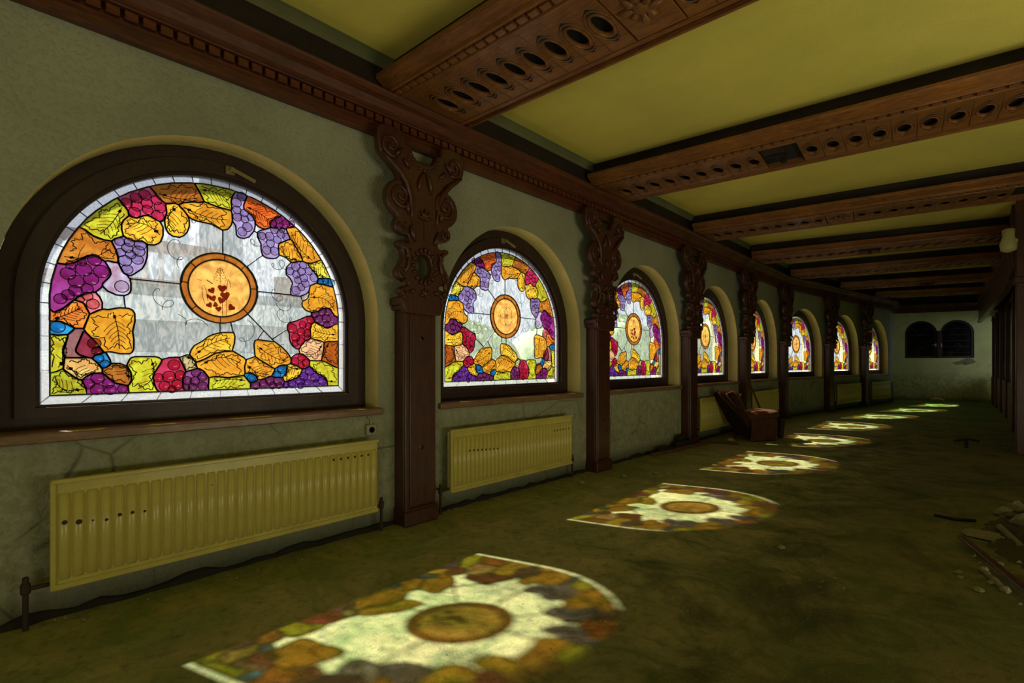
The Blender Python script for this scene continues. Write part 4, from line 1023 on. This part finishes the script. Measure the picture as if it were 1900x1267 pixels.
# ------------------------------------------------------------------ radiators
def radiator(T, y0, y1, label, holes, nrib=33):
    L = y1-y0; e = tag(empty('radiator', T @ Matrix.Translation((.09, y0, 0))), label, 'radiator', 'cream panel radiators under the windows')
    z0, z1 = .187, .77
    m = MB(); m.bbox((.02, 0, z0), (.036, L, z1), .004); m.build('front_panel', M_enam, e)
    m = MB(); m.bbox((-.045, .02, z0+.01), (-.03, L-.02, z1-.02), .004); m.build('back_panel', M_enam, e)
    m = MB(); m.bbox((.012, -.004, z1-.016), (.058, L+.004, z1+.006), .005); m.bbox((.012, 0, z0-.004), (.052, L, z0+.026), .005); m.build('edge_rim', M_enam, e)
    m = MB(); m.bbox((.016, -.008, z0-.002), (.05, .016, z1), .004); m.build('end_strip', M_enam, e)
    p = (L-.03)/nrib; prof = [(.036, .06), (.047, .16), (.052, .34), (.052, .62), (.047, .82), (.036, .92)]
    rb = MB(); rb.smooth = True
    prof = [(.036 + (a-.036)*1.45, q) for a, q in prof]; rows = [(z0+.045, 0), (z0+.06, 1), (z1-.085, 1), (z1-.07, 0)]
    vs = []
    for z, f in rows:
        for x, q in prof: vs.append((.036 + (x-.036)*f, q*p if f else (.49+(q-.49)*.8)*p, z))
    fs = [(r*6+i, r*6+i+1, r*6+7+i, r*6+6+i) for r in range(3) for i in range(5)]
    rb.add(vs, fs); RB = rb.mesh('rib', M_enam)
    for i in range(nrib): link('rib', RB, e, (0, .02+i*p, 0))
    m = MB()
    for (i, z, r) in holes: m.lathe((.0595, .02+(i+.48)*p, z), [(r, 0), (r*.8, .001)], 7, 'x')
    if holes: m.build('rust_spots', M_rust, e)['kind'] = 'stuff'
    for yy, s_ in ((-.10, 1), (L+.06, -1)):
        m = MB(); m.cyl((.0, yy, .215), (.0, yy + s_*.10, .215), .012, 10); m.lathe((0, yy, .19), [(.018,0),(.022,.01),(.022,.05),(.014,.06),(.014,.085),(.01,.09)], 10); v = m.build('valve', M_rust, e)
        m = MB(); m.cyl((0, yy, -.0), (0, yy, .19), .0125, 10); m.build('riser_pipe', M_rust, v)
    for yy in (.12*L, .88*L):
        m = MB(); m.box((-.09, yy-.02, .3), (-.04, yy+.02, .7)); m.build('bracket', M_rust, e)
h1 = [(0,.545,.013),(1,.535,.015),(3,.52,.009),(4,.535,.011),(5,.535,.010),(6,.53,.008)] + [(i,.665,.010) for i in range(26,32)] + [(12,.62,.004),(2,.53,.006)]
h2 = [(i,.57-(.004*i),.011) for i in range(3,11)] + [(i,.62,.011) for i in range(27,33)]
radiator(TA, .345, 2.34, 'long cream ribbed radiator under the leftmost window, with two rows of rust spots', h1)
radiator(TA, 3.134, 5.05, 'cream ribbed radiator under the second window', h2, 34)
radiator(TA, 8.95, 11.0, 'dim cream radiator under the fourth window behind the armchair', [(i,.5,.010) for i in range(6,12)], 34)
radiator(TA, 11.8, 13.7, 'dim radiator under the fifth window behind the leaning pole', [], 30)
radiator(TB, 3.45, 5.35, 'dim cream radiator under the seventh window', [], 30)
radiator(TB, 6.4, 8.15, 'dim cream radiator under the last window by the end wall', [], 28)

# socket and cable right of the first radiator
so = MB(); so.bbox((0, 2.30, .80), (.035, 2.39, .89), .005); so_o = so.build('wall_socket', plain('aged_plastic', (.36,.35,.22), .5)); so_o.matrix_world = TA
tag(so_o, 'small square surface socket above the right end of the nearest radiator', 'socket')
so = MB(); so.lathe((.035, 2.345, .845), [(.026,0),(.026,.003),(.02,.003),(.018,-.006)], 16, 'x'); so.build('socket_face', M_dark, so_o)
so = MB(); so.tube([(.012, 2.345, .89), (.016, 2.35, .92), (.02, 2.325, .945), (.012, 2.31, .985)], .005, 7); so.build('cable', plain('cream_cable', (.45,.42,.28), .5), so_o)

# dirty gap where the skirting is missing + loose strip along the wall
bm_ = MB(); PB = path_pts(); rb_ = random.Random(3); QQ = []
for i in range(3):
    a, c = Vector(PB[i][:2]), Vector(PB[i+1][:2]); n_ = max(1, int((c-a).length/.11)); d_ = (c-a).normalized()
    QQ += [((a+(c-a)*j/n_), Vector((d_.y, -d_.x))) for j in range(n_ + (i == 2))]
vs = []
for p_, n_ in QQ:
    w_, h_ = rb_.uniform(.015, .05), rb_.uniform(.018, .062)
    vs += [(p_.x-n_.x*.01, p_.y-n_.y*.01, 0), (p_.x+n_.x*w_, p_.y+n_.y*w_, 0), (p_.x+n_.x*w_*.6, p_.y+n_.y*w_*.6, h_*.7), (p_.x-n_.x*.01, p_.y-n_.y*.01, h_)]
bm_.add(vs, [(i*4+j, i*4+j+1, i*4+j+5, i*4+j+4) for i in range(len(QQ)-1) for j in range(3)])
struct(bm_.build('baseboard_left', M_dirt))

# ------------------------------------------------------------------ armchair
def soft_box(mb, c, s_, M=None, n=8, p=3.2):
    vs = []; fs = []; R_ = n*2; rows = n
    for i in range(rows+1):
        ph = -math.pi/2 + math.pi*i/rows
        for j in range(R_):
            th = 2*math.pi*j/R_
            f = lambda t: math.copysign(abs(t)**(2/p), t)
            v = Vector((c[0] + s_[0]*f(math.cos(ph))*f(math.cos(th)), c[1] + s_[1]*f(math.cos(ph))*f(math.sin(th)), c[2] + s_[2]*f(math.sin(ph))))
            vs.append(M @ v if M else v)
    for i in range(rows):
        for j in range(R_): fs.append((i*R_+j, i*R_+(j+1)%R_, (i+1)*R_+(j+1)%R_, (i+1)*R_+j))
    mb.smooth = True; mb.add(vs, fs)
ch = tag(empty('armchair', Matrix.Translation((-3.05, 9.98, 0)) @ Matrix.Rotation(R(56), 4, 'Z')), 'broken brown upholstered armchair, back tipped over backwards, beside the fourth pillar', 'armchair')
m = MB(); soft_box(m, (.03, 0, .45), (.38, .32, .085), Matrix.Rotation(R(-5), 4, 'Y'), 12, 3.4); m.build('seat_cushion', M_fabric, ch)
m = MB(); m.bbox((-.28, -.27, .06), (.27, .27, .40), .02); m.build('seat_base', M_fabd, ch)
m = MB(); m.smooth = True; n = 40
vs = []
for z, fl2 in ((.02, 1.3), (.2, 1.0), (.40, .35)):
    for i in range(n+1):
        u = -.31 + .55*i/n; vs.append((u - .03*(z < .1), -.285 - .014*fl2*math.sin(i*1.35) - .02*(1-z/.4), z))
m.add(vs, [(r*(n+1)+i, r*(n+1)+i+1, (r+1)*(n+1)+i+1, (r+1)*(n+1)+i) for r in range(2) for i in range(n)]); m.build('pleated_skirt', M_fabric, ch)
MB2 = Matrix.Translation((-.33, 0, .30)) @ Matrix.Rotation(R(-31), 4, 'Y')
m = MB(); soft_box(m, (0, 0, .30), (.055, .27, .38), MB2, 12, 8.0); m.build('backrest', M_fabd, ch)
m = MB(); soft_box(m, (.08, 0, .44), (.06, .25, .21), MB2, 12, 4.0); m.build('head_cushion', M_fabric, ch)
m = MB(); m.cyl((.30, -.20, .02), (.24, -.27, .40), .008, 8); m.build('metal_stay', plain('pale_stay', (.4,.36,.3), .5), ch)
m = MB(); Mx = Matrix.Translation((.40, -.02, .20)) @ Matrix.Rotation(R(8), 4, 'Y'); m.bbox((-.05, -.22, -.17), (.04, .22, .17), .015, Mx); m.build('side_cheek', M_fabd, ch)
for x, yy in ((-.24,-.22),(.24,-.22),(-.24,.22),(.24,.22)):
    m = MB(); m.lathe((x, yy, 0), [(.016,0),(.024,.07)], 8); m.build('leg', M_wood, ch)
m = MB(); m.cyl((-3.18, 11.3, .02), (-3.50, 10.95, 1.12), .017, 10)
tag(m.build('leaning_pole', M_wood), 'dark pole leaning against the wall behind the armchair', 'pole')

# ------------------------------------------------------------------ debris on the floor
def chunk(name, x, y, r, mat, label, cat, seed, zs=.6, group=None, sx=1.0):
    rn = random.Random(seed); m = MB(); vs = []; n = 7
    prof = [(.55, 0), (1, .25), (.85, .75), (.35, 1)]
    for (q, h) in prof:
        for j in range(n):
            a = 2*math.pi*j/n + seed; k = r*q*rn.uniform(.72, 1.15); vs.append((k*math.cos(a)*sx, k*math.sin(a), r*zs*2*h*rn.uniform(.85, 1.1)*(.0 if h == 0 else 1)))
    fs = [tuple(range(n-1,-1,-1)), tuple(range(3*n, 4*n))] + [(i*n+j, i*n+(j+1)%n, (i+1)*n+(j+1)%n, (i+1)*n+j) for i in range(3) for j in range(n)]
    m.add(vs, fs); o = m.build(name, mat); o.location = (x, y, 0); tag(o, label, cat, group); return o
chunk('plaster_lump', .32, 6.12, .13, M_rubble, 'largest pale lump of plaster on the rubble at the right edge', 'rubble', 1, .5)
chunk('plaster_lump', .17, 6.47, .07, M_rubble, 'small pale lump behind the rubble at the right edge', 'rubble', 2)
chunk('plaster_lump', .27, 6.75, .08, M_rubble, 'farthest pale lump of the rubble at the right edge', 'rubble', 12)
chunk('plaster_slab', .04, 5.60, .13, M_rubble, 'flat pale slab left of the rubble at the right edge', 'rubble', 3, .16, sx=1.2)
m = MB(); m.smooth = False; m.tube([(.13, 5.86, .04), (.24, 5.34, .035)], [.026, .022], 7); tag(m.build('plaster_stick', M_rubble), 'pale rod-like piece lying in the rubble at the right edge', 'rubble')
for i, (x, y, r, l) in enumerate([(-.10, 4.50, .028, 'pale crumb left of the thin board'), (-.09, 4.42, .02, 'tiny flat crumb in front of the board, left'), (.0, 4.24, .030, 'pale crumb in front of the thin board'), (.06, 4.44, .024, 'thin pale flake beside the board'), (.11, 4.90, .022, 'small round white crumb behind the thin board'), (-3.29, 9.40, .075, 'pinkish crumpled lump in front of the armchair'),
    (-3.27, 7.93, .04, 'small white chip in front of the loose floor strip'), (-3.02, 5.97, .035, 'white crumb left of the light patch'), (-3.22, 5.55, .04, 'grey stone near the second pillar base'), (-1.10, 4.21, .03, 'pale crumb on the dark mossy floor'), (-3.4, 4.9, .04, 'grey crumb under the second radiator')]):
    chunk('stone_chip', x, y, r, M_rubble if 'pink' not in l else plain('pink_crumb', (.42,.26,.19), .9, 0, .5, 20), l, 'debris', 20+i, .45)
chunk('plaster_heap', -1.15, 24.62, .16, plain('sunlit_pinkish_plaster', (.75,.62,.48), .9, 0, .6, 12, .2), 'small pale heap of fallen plaster standing for the sun spot at the foot of the end wall', 'rubble', 61, .45, sx=1.5)  # pale plaster colour stands in for a sun spot at the wall foot
chunk('plaster_heap', -.10, 24.85, .10, M_rubble, 'smaller grey heap right along the foot of the end wall', 'rubble', 62, .4)
def board(name, a, b, w, h, mat, label, cat, roll=0, z=0):
    a = Vector(a); b = Vector(b); d = b-a; L = d.length; q = d.to_track_quat('Y', 'Z').to_matrix().to_4x4()
    m = MB(); m.bbox((-w/2, 0, 0), (w/2, L, h), min(w, h)*.18); o = m.build(name, mat); o.matrix_world = Matrix.Translation(a) @ q; return tag(o, label, cat)
board('thin_board', (-.10, 5.30, .035), (.40, 3.63, .05), .05, .022, M_wood, 'long thin red-brown board lying in front of the rubble', 'board')
rs = random.Random(8); m = MB(); m.tube([(.01+.12*t/12+rs.uniform(-.008,.008), 4.70-.40*t/12, .012) for t in range(13)], [.006]+[rs.uniform(.012,.030) for _ in range(11)]+[.005], 6)
tag(m.build('plaster_strip', M_rubble), 'crumbly pale strip under the thin board', 'rubble')
board('floor_strip', (-3.62, 7.05, 0), (-3.50, 8.95, 0), .07, .045, M_panel, 'loose brown strip on the floor along the wall by the third pillar', 'board')
board('dark_plank', (-3.52, 8.98, 0), (-3.05, 9.10, 0), .09, .02, M_wood, 'short dark plank end beside the third pillar base', 'board')
for i, (x, y, z, r, L, a) in enumerate([(-3.66, 7.95, .055, .055, .55, 84), (-3.655, 8.05, .155, .048, .4, 98), (-3.66, 7.35, .045, .045, .35, 80)]):
    m = MB(); m.smooth = True; m.tube([(0, 0, 0), (0, L*.5, .004), (0, L, 0)], r, 12); o = m.build('dark_log', M_dirt); o.matrix_world = Matrix.Translation((x, y, z)) @ Matrix.Rotation(R(a-90), 4, 'Z')
    m = MB(); m.tube([(0, -.004, 0), (0, .0, 0)], r*.6, 10); m.build('cut_end', M_dark, o)
    tag(o, ('dark round offcut lying lowest by the wall left of the third pillar', 'dark round offcut on top of the others by the third pillar', 'dark round offcut farthest left along the wall')[i], 'offcut')
tw = tag(empty('broken_bracket', Matrix.Translation((-.15, 11.3, 0))), 'small black broken fitting standing on the floor left of the square post', 'fitting')
for a, b, r in (((0,0,.0),(.0,.02,.16),.025), ((0,0,.14),(-.16,.02,.10),.018), ((0,.02,.15),(.16,0,.12),.02)):
    m = MB(); m.tube([a, b], r, 7); m.build('arm', M_dark, tw)
m = MB(); m.tube([(-.30, 6.05, .012), (-.16, 6.0, .015), (-.02, 6.08, .012)], .014, 6); tag(m.build('dark_twig', M_dark), 'thin dark twig on the floor behind the rubble', 'twig')
rn = random.Random(4); m = MB()
def crumb(x, y, r):
    vs = [(x + r*rn.uniform(-1,1), y + r*rn.uniform(-1,1), rn.uniform(0, .6)*r) for _ in range(3)] + [(x, y, r*1.1)]
    m.add(vs, [(0,1,3),(1,2,3),(2,0,3),(0,2,1)])
for _ in range(420):
    x = rn.uniform(-3.6, .6); y = rn.uniform(.8, 11); crumb(x, y, rn.uniform(.003, .011))
for _ in range(260): crumb(rn.gauss(.35, .28), rn.gauss(5.4, .55), rn.uniform(.006, .028))
for _ in range(240): crumb(-3.7+abs(rn.gauss(0, .12)), rn.uniform(.3, 14), rn.uniform(.004, .02))
for cx, cy in ((-.85,5.33),(-.86,4.22),(-.62,3.8),(-.3,5.9)):
    for _ in range(14): crumb(rn.gauss(cx, .06), rn.gauss(cy, .06), rn.uniform(.003, .01))
o = m.build('plaster_crumbs', M_rubble); o['kind'] = 'stuff'; tag(o, 'scattered pale plaster crumbs and grit over the mossy floor', 'crumbs')
m = MB()
vs = []; N = 26
for i in range(N):
    for j in range(N):
        x = -.05 + 1.5*i/(N-1); y = 4.6 + 2.3*j/(N-1); r = ((x-.75)/.75)**2 + ((y-5.75)/1.15)**2
        vs.append((x, y, max(-.004, (.10*(1-r))*(1+.5*math.sin(i*2.1+j*1.3)) * (1 if r < 1 else 0) - .004)))
m.add(vs, [(i*N+j, (i+1)*N+j, (i+1)*N+j+1, i*N+j+1) for i in range(N-1) for j in range(N-1)])
o = m.build('rubble_heap', plain('dirt_heap', (.07,.062,.03), .95, 0, .9, 14, .6)); o['kind'] = 'stuff'; tag(o, 'low dark heap of dirt and rubble at the right edge', 'rubble')
# dead plant by the last radiator
m = MB(); rn = random.Random(9); base = TB @ Vector((.12, 8.42, 0))
m.tube([(base.x, base.y, 0), (base.x+.01, base.y, .5), (base.x, base.y, .75)], .012, 6)
for k in range(14):
    a = rn.uniform(0, 6.28); z = rn.uniform(.5, .8); r = rn.uniform(.05, .13); d = Vector((math.cos(a), math.sin(a), rn.uniform(-.6, .3)))
    p = Vector((base.x, base.y, z)); q = p + d*r; w = d.cross(Vector((0,0,1))).normalized()*.03
    m.add([p, p+d*r*.5+w, q, p+d*r*.5-w], [(0,1,2,3)])
tag(m.build('withered_plant', M_dirt), 'withered dark plant beside the last radiator in the far corner', 'plant')

# ------------------------------------------------------------------ outside
m = MB(); m.box((-60, -30, -.6), (-4.6, 60, -.3)); struct(m.build('ground', plain('outside_paving', (.36, .39, .44), .9, 0, .4, 3, .3)))
e = tag(empty('terrace_building', Matrix.Translation((-12, 0, 0))), 'pale building with a balustraded terrace seen blurred through the leftmost window', 'building')
M_shade = plain('outside_grey_render', (.44, .48, .58), .9, 0, .4, 3, .6); M_pale = plain('outside_white_render', (.76, .80, .88), .9, 0, .3, 3, .35)
m = MB(); m.box((-.6, -9.0, -.4), (-.1, 8.6, 2.95)); m.build('terrace_wall', M_shade, e)
m = MB(); m.box((-.2, -9.0, 2.25), (.06, 8.6, 2.72)); m.build('stone_band', M_pale, e)
m = MB(); m.box((-.1, -9.0, 1.25), (.02, 5.6, 1.62)); m.box((-.1, 6.6, 1.1), (.0, 8.6, 2.0)); m.build('stone_band', M_pale, e)
m = MB(); m.box((-.5, -9.0, 2.95), (.12, 3.9, 3.05)); m.box((-.4, -9.0, 3.66), (.02, 3.9, 3.84)); m.build('handrail', M_stone2, e)
bl = MB(); bl.smooth = True; bl.lathe((-.2, 0, 3.05), [(.05,0),(.085,.14),(.035,.38),(.06,.62)], 8); BLM = bl.mesh('baluster', M_pale)
for i in range(50): link('baluster', BLM, e, (0, -8.9+i*.26, 0))
m = MB(); m.box((-2.6, 4.0, -.4), (-2.0, 5.0, 7.5)); m.box((-2.6, -9, -.4), (-2.3, 1.2, 5.4)); m.build('house_wall', M_shade, e)
m = MB(); m.box((-.09, 5.0, 2.9), (.1, 5.9, 3.4)); m.box((-.09, 6.4, 1.3), (.1, 7.3, 1.8)); m.build('grey_block', M_stone2, e)
hedges = [(11.4, 2.7, 2.2), (16.2, 3.0, 2.4), (21.4, 3.6, 2.6), (27.2, 4.2, 3.0), (34.0, 4.6, 3.4), (41.5, 5.0, 3.6)]
HLB = ['nearest the terrace', 'second from the terrace', 'third from the terrace', 'fourth from the terrace', 'fifth from the terrace', 'farthest from the terrace']
for k, (y, h, ry) in enumerate(hedges):
    rn = random.Random(50+k); m = MB(); x = -12.5
    for _ in range(2200):
        th = rn.uniform(0, 6.283); ph = rn.uniform(0, 1.5)
        p = Vector((x + 1.6*math.cos(th)*math.cos(ph), y + ry*math.sin(th)*math.cos(ph)*rn.uniform(.9, 1.02), -.2 + (h+.2)*(.15+.85*math.sin(ph))*rn.uniform(.93, 1.03)))
        t = Vector((rn.gauss(0,1), rn.gauss(0,1), rn.gauss(0,1))).normalized(); b_ = t.orthogonal().normalized()
        m.add([p-t*.13, p+b_*.07, p+t*.13, p-b_*.07], [(0,1,2,3)])
    o = tag(m.build('hedge', M_leafm, fix=False), 'pale green hedge seen blurred through the glass, ' + HLB[k], 'hedge', 'hedges outside the windows')
    m = MB(); m.smooth = True; soft_box(m, (x, y, h*.40), (1.4, ry*.93, h*.54), None, 10, 2.6); m.build('inner_foliage', M_leafm, o)
